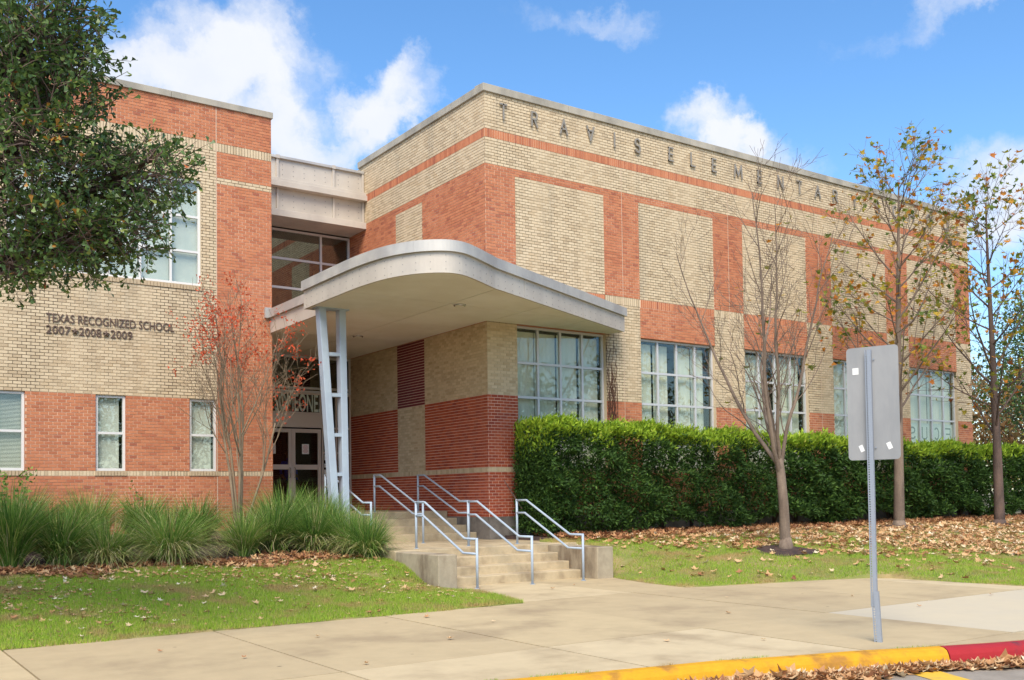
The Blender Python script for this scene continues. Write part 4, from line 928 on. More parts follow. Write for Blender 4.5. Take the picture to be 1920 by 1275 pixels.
# ------------------------------------------------------------------ person inside the door
def skin_person():
    me = bpy.data.meshes.new('person'); x0, y0, z0 = -1.58, 7.62, 1.233
    J = {'pel': (0, 0, .90, .13), 'chest': (0, 0, 1.22, .15), 'neck': (0, -.01, 1.42, .055), 'headb': (0, -.02, 1.50, .075), 'head': (0, -.03, 1.60, .092), 'headt': (0, -.02, 1.67, .06),
         'sl': (.17, 0, 1.36, .062), 'el': (.23, .02, 1.08, .045), 'wl': (.20, -.14, .92, .032), 'hl': (.18, -.2, .90, .03), 'sr': (-.17, 0, 1.36, .062), 'er': (-.23, .02, 1.08, .045), 'wr': (-.20, -.14, .92, .032), 'hr': (-.18, -.2, .90, .03),
         'hil': (.09, 0, .84, .095), 'kl': (.10, -.02, .48, .065), 'al': (.10, .02, .09, .042), 'tl': (.11, -.14, .035, .036), 'hir': (-.09, 0, .84, .095), 'kr': (-.10, -.02, .48, .065), 'ar': (-.10, .02, .09, .042), 'tr': (-.11, -.14, .035, .036)}
    E_ = [('pel', 'chest'), ('chest', 'neck'), ('neck', 'headb'), ('headb', 'head'), ('head', 'headt'), ('chest', 'sl'), ('sl', 'el'), ('el', 'wl'), ('wl', 'hl'), ('chest', 'sr'), ('sr', 'er'), ('er', 'wr'), ('wr', 'hr'), ('pel', 'hil'), ('hil', 'kl'), ('kl', 'al'), ('al', 'tl'), ('pel', 'hir'), ('hir', 'kr'), ('kr', 'ar'), ('ar', 'tr')]
    names = list(J); fing = []
    for s_, wn in ((1, 'hl'), (-1, 'hr')):
        b = J[wn]
        for i, (dx, ln) in enumerate(((-.024, .066), (-.008, .076), (.008, .072), (.024, .058))):
            k1, k2 = f'{wn}f{i}a', f'{wn}f{i}b'; J[k1] = (b[0] + dx, b[1] - ln * .5, b[2] - .015, .0085); J[k2] = (b[0] + dx, b[1] - ln * .8, b[2] - .05, .0075); E_ += [(wn, k1), (k1, k2)]
        k1, k2 = f'{wn}ta', f'{wn}tb'; J[k1] = (b[0] - s_ * .04, b[1] - .01, b[2] - .01, .010); J[k2] = (b[0] - s_ * .05, b[1] - .045, b[2] - .025, .009); E_ += [(wn, k1), (k1, k2)]
    names = list(J); me.from_pydata([(J[k][0] + x0, J[k][1] + y0, J[k][2] + z0) for k in names], [(names.index(a_), names.index(b_)) for a_, b_ in E_], [])
    o = bpy.data.objects.new('person', me); COL.objects.link(o); sk = o.modifiers.new('skin', 'SKIN'); o.modifiers.new('sub', 'SUBSURF').levels = 1; o.modifiers['sub'].render_levels = 1
    for i, k in enumerate(names): d = me.skin_vertices[0].data[i]; d.radius = (J[k][3], J[k][3] * (.75 if k in ('chest', 'pel') else 1)); d.use_root = (k == 'pel')
    bpy.context.view_layer.update(); m2 = bpy.data.meshes.new_from_object(o.evaluated_get(bpy.context.evaluated_depsgraph_get())); bpy.data.objects.remove(o); m2.name = 'person'
    m2.materials.clear()
    for m_ in ('skin', 'shirt_blue', 'trousers', 'hair'): m2.materials.append(MATS[m_])
    for p_ in m2.polygons:
        c = p_.center; z = c.z - z0; x = abs(c.x - x0); y = c.y - y0
        p_.material_index = 3 if (z > 1.62 or (z > 1.5 and y > .03)) else (0 if z > 1.44 or (x > .17 and z < 1.02 and y < -.03) else (1 if z > .86 else 2)); p_.use_smooth = True
    o = ob('person', m2, label='person in a blue shirt standing inside the left glass door', cat='person')
    q = MB(); q.tube([(x0, y0 - .115, z0 + 1.60), (x0, y0 - .135, z0 + 1.575), (x0, y0 - .11, z0 + 1.56)], [.008, .014, .010], 6); ob('nose', q.me('nose', 'skin', smooth=True), o)
    for s_ in (-1, 1):
        q = MB(); q.tube([(x0 + s_ * .033, y0 - .112, z0 + 1.605), (x0 + s_ * .033, y0 - .122, z0 + 1.605)], .010, 8); ob('eye', q.me('eye', 'hair'), o)
        q = MB(); q.tube([(x0 + s_ * .088, y0 - .02, z0 + 1.61), (x0 + s_ * .10, y0 - .01, z0 + 1.59), (x0 + s_ * .09, y0 - .02, z0 + 1.56)], [.012, .018, .01], 6); ob('ear', q.me('ear', 'skin', smooth=True), o)
    q = MB(); q.box((x0 - .025, y0 - .119, z0 + 1.532), (x0 + .025, y0 - .10, z0 + 1.54)); ob('mouth', q.me('mouth', 'trousers'), o)
skin_person()

# ------------------------------------------------------------------ trees
def grow(base, d0, length, rad, level, P, out, tips, rs):
    """recursive limb: out gets (points, radii, level), tips gets (point, direction, level)"""
    n = max(3, int(length / P['seg'][level])); pts = [Vector(base)]; d = Vector(d0).normalized(); rr = [rad]; st = length / n
    for i in range(n):
        d = (d + Vector((rs.gauss(0, 1), rs.gauss(0, 1), rs.gauss(0, .7))) * P['wig'][level] + Vector((0, 0, 1)) * P['up'][level]).normalized()
        pts.append(pts[-1] + d * st); rr.append(rad * (1 - (i + 1) / n * (1 - P['taper'][level])))
    out.append((pts, rr, level)); tips.append((pts[-1], d, level))
    if level + 1 >= P['levels']: 
        for i in range(1, n): tips.append((pts[i], d, level))
        return
    c = P['kids'][level]; c = rs.randint(*c)
    for k in range(c):
        t = P['from'][level] + (1 - P['from'][level]) * (k + rs.random() * .8) / c; f_ = t * n; i = min(int(f_), n - 1); p_ = pts[i].lerp(pts[i + 1], f_ - i); tan = (pts[i + 1] - pts[i]).normalized()
        az = k * 2.399 + rs.random() * .9; s0 = tan.orthogonal().normalized(); s1 = tan.cross(s0); an = R(rs.uniform(*P['ang'][level]))
        nd = tan * math.cos(an) + (s0 * math.cos(az) + s1 * math.sin(az)) * math.sin(an)
        ln = P['len'][level] * rs.uniform(.7, 1.15) * (1 - P['shrink'][level] * (t - P['from'][level]) / max(.01, 1 - P['from'][level]))
        r_ = rr[i] + (rr[i + 1] - rr[i]) * (f_ - i)
        grow(p_, nd, ln, min(r_ * .8, P['rad'][level] * (ln / P['len'][level])), level + 1, P, out, tips, rs)
def limbs(out, sel, sides=(9, 6, 4, 3, 3), rmin=.0035):
    q = MB()
    for pts, rr, lv in out:
        if sel(lv): q.tube(pts, [max(r_, rmin) for r_ in rr], sides[min(lv, 4)], cap=lv < 1)
    return q
LEAFV = {}
def leaf_variants(key, tmpl, m, vals):
    LEAFV[key] = [mk('leaf', tmpl[0], tmpl[1], m, rnd=np.full(len(tmpl[1]), v)) for v in vals]
leaf_variants('autumn', STAR, 'autumn_leaf', [.03, .15, .3, .4, .5, .6, .72, .85, 1.0])
leaf_variants('oak', PADDLE, 'oak_leaf', [.1, .3, .5, .65, .8, .9, .96])
leaf_variants('litter', STAR, 'litter', [.1, .3, .45, .6, .75, .88, 1.0])
leaf_variants('red', PADDLE, 'red_leaf', [.1, .5, .9])
def leaf_objs(parent, key, places, size, n, droop=.6):
    for p_, d in places[:n]:
        e = Vector((d.x + random.gauss(0, .6), d.y + random.gauss(0, .6), d.z * .3 - droop + random.gauss(0, .4))).to_track_quat('X', 'Z').to_euler()
        s_ = random.uniform(*size); inst('leaf', random.choice(LEAFV[key]), parent, p_, e, (s_, s_, s_))
def tree(name, label, base, P, seed, bark, leaves=None, stems=None, group=None, cat='tree'):
    rs = random.Random(seed); out = []; tips = []
    t = thing(name, label, cat, base, group)
    for d, ln, r_ in (stems or [((0, 0, 1), P['trunk'][0], P['trunk'][1])]): grow(Vector(base) - Vector((0, 0, .12)), d, ln, r_, 0, P, out, tips, rs)
    # root flare
    q = limbs(out, lambda l: l == 0)
    q.tube([Vector(base) + Vector((0, 0, -.1)), Vector(base) + Vector((0, 0, .05)), Vector(base) + Vector((0, 0, .22))], [P['trunk'][1] * 1.55, P['trunk'][1] * 1.3, P['trunk'][1] * .98], 10) if not stems else None
    ob('trunk', q.me('trunk', bark, smooth=True), t)
    ob('limbs', limbs(out, lambda l: l == 1).me('limbs', bark, smooth=True), t)
    cr = ob('crown', limbs(out, lambda l: l >= 2).me('crown', bark, smooth=True), t)
    return t, cr, tips
P1 = dict(levels=5, trunk=(2.0, .115), seg=[.3, .3, .25, .18, .15], wig=[.03, .06, .10, .14, .16], up=[.0, .035, .045, .04, .04], taper=[.74, .16, .25, .3, .4], kids=[(6, 6), (9, 11), (4, 6), (2, 3)], **{'from': [.72, .12, .15, .2]},
          ang=[(8, 38), (22, 46), (25, 50), (25, 55)], len=[5.1, 1.9, .95, .40], shrink=[.0, .5, .45, .3], rad=[.046, .014, .0065, .0035])
t1, c1, tp1 = tree('young_tree', 'nearly bare young tree with pale forked trunk in a dark mulch ring', (3.9, -4.97, .42), P1, 11, 'bark_grey')
def by(tips, f): return [(p_, d) for p_, d, l in tips if f(p_, l)]
rs = random.Random(5)
pl = by(tp1, lambda p_, l: l >= 3 and p_.x > 4.3 and p_.z > 3.0); rs.shuffle(pl); leaf_objs(c1, 'autumn', pl, (.10, .17), 46)
P2 = dict(levels=4, trunk=(9.3, .15), seg=[.5, .35, .25, .2], wig=[.008, .06, .11, .15], up=[.06, .05, .045, .03], taper=[.12, .2, .25, .35], kids=[(26, 26), (7, 9), (4, 5)], **{'from': [.27, .2, .2]},
          ang=[(36, 62), (24, 46), (25, 55)], len=[3.5, 1.2, .5], shrink=[.62, .4, .3], rad=[.042, .013, .006])
t2, c2, tp2 = tree('young_tree', 'tall slim young tree with sparse orange and green leaves behind the street sign', (11.25, -2.62, .56), P2, 23, 'bark_grey')
pl = by(tp2, lambda p_, l: l >= 2); rs.shuffle(pl); leaf_objs(c2, 'autumn', pl, (.11, .20), 290)
def joined_leaves(name, parent, places, n, size, tmpl, m, rndf, spread=.0, droop=.5):
    pl_ = [places[i % len(places)] for i in range(n)]; T = np.array([tuple(p_) for p_, d in pl_]) + rng.normal(0, 1, (n, 3)) * spread
    return ob(name, scatter(name, tmpl[0], tmpl[1], rotm(n), T, rng.uniform(*size, n), m, rndf(n)), parent, kind='stuff')
joined_leaves('foliage', c2, pl[290:], 800, (.09, .17), STAR, 'autumn_leaf', lambda n: rng.random(n), .06)
P3 = dict(P2); P3['trunk'] = (9.4, .15); P3['kids'] = [(24, 24), (7, 8), (4, 5)]
t3, c3, tp3 = tree('young_tree', 'dark trunked young tree with thin orange leaves at the right end of the hedge', (15.3, -3.1, .5), P3, 37, 'bark_dark')
pl = by(tp3, lambda p_, l: l >= 2); rs.shuffle(pl); leaf_objs(c3, 'autumn', pl, (.12, .22), 280)
joined_leaves('foliage', c3, pl[280:], 700, (.10, .19), STAR, 'autumn_leaf', lambda n: rng.random(n) ** 1.6, .08)
for (bx, by_, bz), tl in (((3.9, -4.97, .4), 'a'), ((11.25, -2.62, .54), 'b'), ((15.3, -3.1, .48), 'c')):
    q = MB(); n = 40; V = [(bx, by_, float(h_right(bx, by_)) + .07)]
    for i in range(n): a_ = 2 * math.pi * i / n; rr = .62 + .08 * math.sin(3 * a_ + bx) + .05 * math.sin(7 * a_); x, y = bx + rr * math.cos(a_), by_ + rr * math.sin(a_); V.append((bx + .6 * (x - bx), by_ + .6 * (y - by_), float(h_right(x, y)) * .6 + .4 * V[0][2] + .02)); V.append((x, y, float(h_right(x, y)) + .012))
    q.add(V, [(0, 1 + 2 * i, 1 + 2 * ((i + 1) % n)) for i in range(n)] + [(1 + 2 * i, 2 + 2 * i, 2 + 2 * ((i + 1) % n), 1 + 2 * ((i + 1) % n)) for i in range(n)])
    ob('mulch_ring', q.me('mulch_ring', 'mulch', smooth=True), kind='structure')
# crape myrtle: several stems from the ground
PC = dict(levels=4, trunk=(2.6, .035), seg=[.25, .22, .16, .12], wig=[.035, .06, .09, .12], up=[.015, .05, .05, .04], taper=[.55, .25, .3, .4], kids=[(5, 6), (6, 7), (3, 4)], **{'from': [.42, .2, .25]},
          ang=[(16, 34), (20, 40), (22, 45)], len=[2.3, 1.0, .45], shrink=[.2, .3, .2], rad=[.016, .0075, .004])
stems = [((-.17, -.05, 1), 3.3, .032), ((-.05, .10, 1), 3.5, .036), ((.06, -.1, 1), 3.1, .034), ((.18, .05, 1), 3.3, .032), ((.40, -.12, 1), 2.6, .028)]
tcx, ccx, tpc = tree('crape_myrtle', 'bare many stemmed crape myrtle with red leaf tips in front of the brick wing', (-5.15, 1.5, .76), PC, 8, 'bark_pale', stems=stems, cat='shrub')
top = by(tpc, lambda p_, l: l >= 2 and (p_.z > 4.4 or p_.x > -4.2) and p_.z > 3.2); rs.shuffle(top)
pl = []
for p_, d in top[:150]:
    for k in range(rs.randint(8, 14)): pl.append((p_ + Vector((rs.gauss(0, .05), rs.gauss(0, .05), rs.gauss(0, .09))), Vector((rs.gauss(0, 1), rs.gauss(0, 1), rs.gauss(0, .5)))))
rs.shuffle(pl)
leaf_objs(ccx, 'red', pl, (.06, .095), 290, droop=.1)
joined_leaves('foliage', ccx, pl[290:], len(pl) - 290, (.055, .09), PADDLE, 'red_leaf', lambda n: rng.random(n))

# ---- evergreen oak overhanging from the left
ok_ = thing('oak_tree', 'big evergreen oak with dense dark leaves hanging into the upper left', 'tree', (-13.6, -5.6, .1))
q = MB(); q.tube([(-13.6, -5.6, -.1), (-13.58, -5.6, .3), (-13.5, -5.7, 1.6), (-13.35, -5.9, 3.0)], [.42, .32, .27, .25], 12); ob('trunk', q.me('trunk', 'bark_dark', smooth=True), ok_)
LOBES = [(-10.52, -7.7, 5.10, .80, 1.0, 1.25), (-10.42, -7.9, 6.10, .52, .8, .62), (-9.50, -7.9, 4.90, .46, .7, .33), (-9.66, -7.8, 4.26, .36, .6, .26), (-10.2, -7.7, 4.16, .48, .8, .34), (-10.66, -7.6, 3.86, .24, .5, .20),
         (-11.7, -7.1, 5.4, 1.1, 1.2, 1.5), (-12.8, -6.3, 6.0, 1.6, 1.6, 1.6), (-11.0, -7.3, 6.7, 1.1, 1.2, .8), (-13.6, -4.6, 6.4, 1.6, 1.6, 1.5), (-14.6, -6.2, 5.8, 1.3, 1.4, 1.4)]
q = MB(); hub = Vector((-13.35, -5.9, 3.0)); lq = []
for lx, ly, lz, rx, ry, rz in LOBES:
    c = Vector((lx, ly, lz)); m_ = hub.lerp(c, .5) + Vector((random.gauss(0, .15), random.gauss(0, .15), .25)); q.tube([hub, hub.lerp(m_, .5) + Vector((0, 0, .1)), m_, c], [.13, .10, .07, .03], 7)
    for k in range(9):
        a_ = Vector((random.gauss(0, 1), random.gauss(0, 1), random.gauss(0, 1))).normalized(); e = c + Vector((a_.x * rx, a_.y * ry, a_.z * rz)) * .85; mm = c.lerp(e, .5) + Vector((random.gauss(0, .06), random.gauss(0, .06), random.gauss(0, .06)))
        q.tube([m_.lerp(c, random.uniform(.4, 1)), mm, e], [.03, .018, .006], 5)
ob('limbs', q.me('limbs', 'bark_dark', smooth=True), ok_)
TW = MB(); LT = []; LD = []
for li, (lx, ly, lz, rx, ry, rz) in enumerate(LOBES):
    near = li < 6; nt_ = int((500 if near else 120) * (rx * ry * rz) ** .66 / .5)
    for k in range(nt_):
        a_ = Vector((random.gauss(0, 1), random.gauss(0, 1), random.gauss(0, 1))).normalized(); f_ = random.random() ** .45
        p_ = Vector((lx + a_.x * rx * f_, ly + a_.y * ry * f_, lz + a_.z * rz * f_)); d = (a_ * .8 + Vector((random.gauss(0, .6), random.gauss(0, .6), random.gauss(0, .5) + .1))).normalized(); ln = random.uniform(.14, .34) * (1.25 if random.random() < .06 else 1)
        e = p_ + d * ln; TW.tube([p_ - d * .08, p_.lerp(e, .5) + Vector((0, 0, .01)), e], [.006, .004, .002], 3, cap=False)
        for j in range(random.randint(8, 13)):
            t_ = random.uniform(.15, 1.05); LT.append(p_.lerp(e, t_) + Vector((random.gauss(0, .012), random.gauss(0, .012), random.gauss(0, .012)))); LD.append((d + Vector((random.gauss(0, .75), random.gauss(0, .75), random.gauss(0, .75)))).normalized())
crn = ob('crown', TW.me('crown', 'bark_dark'), ok_)
order = sorted(range(len(LT)), key=lambda i: (LT[i] - CAM).length if LT[i].x > -10.75 else 99); sing = set(order[:300])
def dir_mats(D):
    X = np.array([tuple(d) for d in D]); up = rng.normal(0, 1, X.shape); up[:, 2] += 1.2; Y = np.cross(up, X); Y /= np.linalg.norm(Y, axis=1)[:, None] + 1e-9; Zx = np.cross(X, Y); return np.stack([X, Y, Zx], -1)
for i in order[:300]:
    s_ = random.uniform(.055, .09); o = inst('leaf', random.choice(LEAFV['oak']), crn, LT[i], LD[i].to_track_quat('X', 'Z').to_euler(), (s_, s_, s_))
rest = [i for i in range(len(LT)) if i not in sing]
ob('foliage', scatter('foliage', PADDLE[0], PADDLE[1], dir_mats([LD[i] for i in rest]), np.array([tuple(LT[i]) for i in rest]), rng.uniform(.045, .09, len(rest)), 'oak_leaf', np.clip(rng.normal(.50, .22, len(rest)), 0, .93) + (rng.random(len(rest)) < .012) * .5), crn, kind='stuff')

# ---- trees far right, beyond the hall
def far_tree(name, label, base, hgt, rad, m, bark, n, rndf, lean=(0, 0), low=.28, seed=1, lsize=(.16, .34)):
    rs_ = random.Random(seed); t = thing(name, label, 'tree', base); b = Vector(base); tr = MB(); tp = b + Vector((lean[0], lean[1], hgt * .72))
    tr.tube([b - Vector((0, 0, .2)), b.lerp(tp, .3) + Vector((rs_.gauss(0, .12), rs_.gauss(0, .12), 0)), b.lerp(tp, .65) + Vector((rs_.gauss(0, .2), rs_.gauss(0, .2), 0)), tp], [rad * .085, rad * .065, rad * .045, rad * .02], 8)
    cl = []
    for k in range(26):
        a_ = k * 2.4; z = low + (1 - low) * (k + .5) / 26; rr = rad * math.sin(math.pi * min(.97, .18 + .80 * (z - low) / (1 - low))) * rs_.uniform(.55, 1.05); c = b + Vector((lean[0] * z + rr * math.cos(a_), lean[1] * z + rr * math.sin(a_), hgt * z)); cl.append(c)
        s0 = b.lerp(tp, max(.15, z - .22)); tr.tube([s0, s0.lerp(c, .5) + Vector((0, 0, .15)), c], [.06, .04, .012], 4)
    ob('trunk', tr.me('trunk', bark, smooth=True), t)
    T = np.array([tuple(cl[i % 26]) for i in range(n)]) + rng.normal(0, 1, (n, 3)) * np.array([rad * .24, rad * .24, hgt * .055])
    ob('crown', scatter('crown', PADDLE[0], PADDLE[1], rotm(n), T, rng.uniform(*lsize, n), m, rndf(n)), t, kind='stuff')
far_tree('evergreen_tree', 'dark evergreen tree at the right edge beyond the hall', (26.5, 1.2, .6), 8.2, 2.1, 'oak_leaf', 'bark_dark', 9000, lambda n: np.clip(rng.normal(.4, .25, n), 0, .9), low=.45, seed=3, lsize=(.10, .2))
far_tree('autumn_tree', 'rust coloured autumn tree seen past the end of the hall', (34, 9.5, .6), 7.0, 3.4, 'far_leaf', 'bark_dark', 6000, lambda n: rng.random(n), low=.2, seed=4)
far_tree('autumn_tree', 'leaning dark trunked autumn tree behind the right end of the hedge', (31, 4.6, .6), 6.4, 2.6, 'far_leaf', 'bark_dark', 3600, lambda n: rng.random(n), lean=(1.6, -.4), low=.35, seed=6)
far_tree('autumn_tree', 'distant golden tree low behind the hedge at the far right', (46, 10, .6), 8.0, 4.4, 'autumn_leaf', 'bark_dark', 5000, lambda n: .35 + .5 * rng.random(n), low=.12, seed=9)

for k, (bx, by_, hh, rr, lab) in enumerate([(7, -47, 11, 4.5, 'leafy tree added out of view to reflect in the small wing windows'), (20, -46, 12.5, 5, 'round leafy tree added out of view to reflect in the first hall window'), (31, -42, 10.5, 4.2, 'leafy tree added out of view to reflect in the middle hall window'), (43, -44, 13, 5.4, 'tall leafy tree added out of view to reflect in the fourth hall window'), (58, -40, 11, 5, 'leafy tree added out of view to reflect in the last hall window')]):
    far_tree('reflection_tree', lab, (bx, by_, -.3), hh, rr, 'oak_leaf', 'bark_dark', 3200, lambda n: np.clip(rng.normal(.5, .25, n), 0, .93), low=.3, seed=40 + k, lsize=(.35, .7))  # unseen trees added behind the camera to give the windows reflections

# ------------------------------------------------------------------ hedge
hd = thing('hedge', 'long clipped green hedge in front of the hall windows', 'hedge', (10, -.9, .66))
def hedge_top(x): return np.interp(x, [0, 3, 8, 16, 24], [3.02, 3.0, 2.86, 2.74, 2.7]) + .06 * np.sin(x * 2.1) + .05 * np.sin(x * 5.3 + 1) + .035 * np.sin(x * 11.7)
q = MB()
for k in range(30):
    x = .75 + k * .78; y = -.85 + random.gauss(0, .12); b = Vector((x, y, .62))
    for j in range(5): e = Vector((x + random.gauss(0, .32), y + random.gauss(0, .3), random.uniform(1.8, 2.6))); q.tube([b, b.lerp(e, .5) + Vector((random.gauss(0, .06), random.gauss(0, .06), 0)), e], [.03, .02, .008], 5)
ob('stems', q.me('stems', 'bark_dark', smooth=True), hd)
n = 150000
X = .45 + 23.3 * rng.random(n) ** 1.25; tz = hedge_top(X); face = rng.random(n)
fz = rng.random(n); bulge = .10 * np.sin(X * 1.9) + .07 * np.sin(X * 4.7 + 2) + .05 * np.sin(X * 9 + 1)
Zh = .70 + (tz - .70) * fz ** .9
gap = (np.sin(X * 1.6 + 1.2) * .5 + .5) * .28 * np.clip((X - 2) / 3, 0, 1)
Zh = np.where(Zh < .72 + gap, Zh + gap + .1, Zh)
Yh = -1.62 + bulge + .10 * np.sin(Zh * 5 + X * 3) + np.abs(rng.normal(0, .16, n)) + .16 * np.clip((1.1 - Zh) / .5, 0, 1)
nz_ = np.sin(X * 3.7 + 1.3 * np.sin(Zh * 4.1)) * np.sin(Zh * 5.9 + 1.7 * np.sin(X * 2.9)) + .6 * np.sin(X * 8.3 + Zh * 3) * np.sin(Zh * 11 - X * 4); Yh = Yh - .11 * nz_
topm = face < .30; Zh = np.where(topm, tz + rng.normal(0, .055, n) + .10 * rng.random(n) ** 3, Zh); Yh = np.where(topm, -1.60 + bulge + rng.random(n) * 1.25, Yh)
endm = (face > .93); X = np.where(endm, .42 + np.abs(rng.normal(0, .12, n)), X); Yh = np.where(endm, -1.55 + rng.random(n) * 1.2, Yh)
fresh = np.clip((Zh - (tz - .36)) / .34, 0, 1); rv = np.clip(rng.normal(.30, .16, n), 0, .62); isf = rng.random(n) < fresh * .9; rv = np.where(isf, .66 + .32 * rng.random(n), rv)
T = np.stack([X, Yh, Zh], -1); D = rng.normal(0, .7, (n, 3)); D[:, 1] -= .7; D[:, 2] += np.where(isf, 1.3, .25); D /= np.linalg.norm(D, axis=1)[:, None]
sz = rng.uniform(.075, .135, n) * np.where(X > 8, 1.25, 1.0)
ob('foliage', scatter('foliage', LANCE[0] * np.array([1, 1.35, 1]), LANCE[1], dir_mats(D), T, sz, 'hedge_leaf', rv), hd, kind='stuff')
# upright new shoots
q_T = []; q_D = []
for k in range(900):
    x = .5 + 22 * random.random() ** 1.2; y = -1.55 + random.random() * 1.1; z = float(hedge_top(x)); hh = random.uniform(.08, .30) * (1.5 if random.random() < .12 else 1)
    for j in range(12): t_ = j / 12; q_T.append((x + random.gauss(0, .012), y + random.gauss(0, .012), z + hh * t_)); a_ = random.random() * 6.28; q_D.append(Vector((math.cos(a_) * .6, math.sin(a_) * .6, .8)).normalized())
ob('new_shoots', scatter('new_shoots', LANCE[0], LANCE[1], dir_mats(q_D), np.array(q_T), rng.uniform(.045, .075, len(q_T)), 'hedge_leaf', rng.uniform(.7, .97, len(q_T))), hd, kind='stuff')

# ------------------------------------------------------------------ ornamental grass clumps
def clump(base, hgt, spread, n, label, seed, arch=1.0):
    n = int(n * 1.7); hgt = hgt * (.78 if base[1] > .6 else .92)
    r_ = np.random.default_rng(seed); t = thing('grass_clump', label, 'grass clump', base, 'ornamental grass clumps in the bed')
    a_ = r_.uniform(0, 2 * np.pi, n); rb = .17 * spread * np.sqrt(r_.random(n)); L = hgt * r_.uniform(.5, 1.2, n) * 1.22; lean = (.04 + .96 * r_.beta(1.35, .9, n)) * 1.6 * arch; lean = np.where(r_.random(n) < .10, lean * 1.35 + .3, lean); K = 6
    w0 = r_.uniform(.0035, .0075, n); s = np.linspace(0, 1, K); th = lean[:, None] * (.34 + 1.15 * s[None]) + r_.normal(0, .10, n)[:, None] * s[None]      # angle from vertical along the blade
    ds = L[:, None] / (K - 1); rr = np.concatenate([np.zeros((n, 1)), np.cumsum(np.sin(th[:, :-1]) * ds, 1)], 1) * spread; zz = np.concatenate([np.zeros((n, 1)), np.cumsum(np.cos(th[:, :-1]) * ds, 1)], 1)
    cx = base[0] + (rb * np.cos(a_))[:, None] + rr * np.cos(a_)[:, None]; cy2 = base[1] + (rb * np.sin(a_))[:, None] + rr * np.sin(a_)[:, None]; cz = np.maximum(base[2] + zz, base[2] - .02)
    wd = w0[:, None] * (1 - s[None] ** 2.2 * .92); tw = a_ + np.pi / 2 + r_.normal(0, .7, n); kink = r_.normal(0, .16, n); cx = cx + (kink * L)[:, None] * s[None] ** 2 * -np.sin(a_)[:, None]; cy2 = cy2 + (kink * L)[:, None] * s[None] ** 2 * np.cos(a_)[:, None]
    Lf = np.stack([cx - wd * np.cos(tw)[:, None], cy2 - wd * np.sin(tw)[:, None], cz], -1); Rt = np.stack([cx + wd * np.cos(tw)[:, None], cy2 + wd * np.sin(tw)[:, None], cz], -1)
    V = np.stack([Lf, Rt], 2).reshape(n, 2 * K, 3); T_ = np.array([(2 * i, 2 * i + 1, 2 * i + 3, 2 * i + 2) for i in range(K - 1)]); F = (np.arange(n) * 2 * K)[:, None, None] + T_[None]
    val = np.clip(r_.normal(.40 + .13 * math.sin(seed * 2.4), .22, n) + .25 * (lean > 1.0) * r_.random(n), 0, 1); val = np.where((r_.random(n) < .09) | ((lean > 1.5) & (r_.random(n) < .5)), .88 + .12 * r_.random(n), val)
    ob('blades', mk('blades', V.reshape(-1, 3), F.reshape(-1, 4), 'clump_blade', rnd=np.repeat(val, K - 1)), t, kind='stuff')
def hl(x, y): return (x, y, float(h_left(x, y)) - .02)
CL = [(-7.35, -1.35, .92, 1.15, 1500, 'round arching grass clump standing forward in the middle of the bed', 1.15),
      (-9.75, -1.3, 1.15, .8, 1300, 'tall dark upright grass clump at the left edge of the photo', .7),
      (-9.0, -1.1, .95, .95, 1200, 'second front grass clump from the left edge', .95), (-8.35, -1.3, .72, 1.0, 1100, 'low front grass clump between the left clumps and the round one', 1.15),
      (-9.2, .9, 1.1, .95, 1000, 'back row grass clump under the leftmost small window', .8), (-8.1, 1.2, 1.1, .95, 1000, 'back row grass clump under the middle small window', .75), (-7.1, 1.3, 1.05, .95, 1000, 'back row grass clump behind the round front clump', .8),
      (-6.2, .9, 1.0, 1.0, 1100, 'back row grass clump left of the crape myrtle stems', .9), (-5.9, -.9, .72, .9, 900, 'front grass clump at the foot of the crape myrtle', .85),
      (-5.2, -.5, .92, 1.05, 1300, 'front grass clump just right of the crape myrtle', .95), (-4.5, .7, 1.2, 1.05, 1300, 'tall grass clump in front of the entrance doors', .85), (-3.98, .2, 1.0, .85, 1100, 'grass clump at the foot of the splayed column', .9),
      (-4.55, -.85, .85, 1.1, 1400, 'wide front grass clump between crape myrtle and steps', 1.1), (-4.0, -1.35, .78, .95, 1300, 'arching front grass clump beside the left step wall', 1.15), (-4.02, -.55, .85, .8, 900, 'grass clump leaning over the lower landing', 1.0),
      (-3.98, -2.0, .80, .85, 900, 'rightmost front grass clump spilling over the left step wall', 1.1)]
for i, (x, y, hgt, spr, n, lab, ar) in enumerate(CL): clump(hl(x, y), hgt, spr, n, lab, 100 + i, ar)
def leafy(base, hgt, wd, label, seed, n=420, name='leafy_shrub'):
    rs_ = random.Random(seed); t = thing(name, label, 'shrub', base); q = MB(); T = []; b = Vector(base)
    for k in range(9):
        e = b + Vector((rs_.gauss(0, wd * .5), rs_.gauss(0, wd * .4), hgt * rs_.uniform(.6, 1.05))); m_ = b.lerp(e, .5) + Vector((rs_.gauss(0, .04), rs_.gauss(0, .04), .04)); q.tube([b, m_, e], [.009, .006, .003], 4)
        for j in range(n // 9): f_ = rs_.uniform(.35, 1.05); p_ = (b.lerp(m_, f_ * 2) if f_ < .5 else m_.lerp(e, f_ * 2 - 1)); T.append(tuple(p_ + Vector((rs_.gauss(0, .05), rs_.gauss(0, .05), rs_.gauss(0, .04)))))
    ob('stems', q.me('stems', 'bark_pale'), t); m = len(T)
    ob('foliage', scatter('foliage', LANCE[0] * np.array([1, 1.8, 1]), LANCE[1], rotm(m), np.array(T), rng.uniform(.06, .11, m), 'shrub_leaf', rng.random(m)), t, kind='stuff')
leafy(hl(-9.55, .2), 1.55, .5, 'broad leaved green shrub rising from the grasses at the left edge', 1)
leafy(hl(-7.0, 1.9), 1.05, .22, 'small yellow green sapling among the grasses under the middle window', 2, 220, 'leafy_sapling')

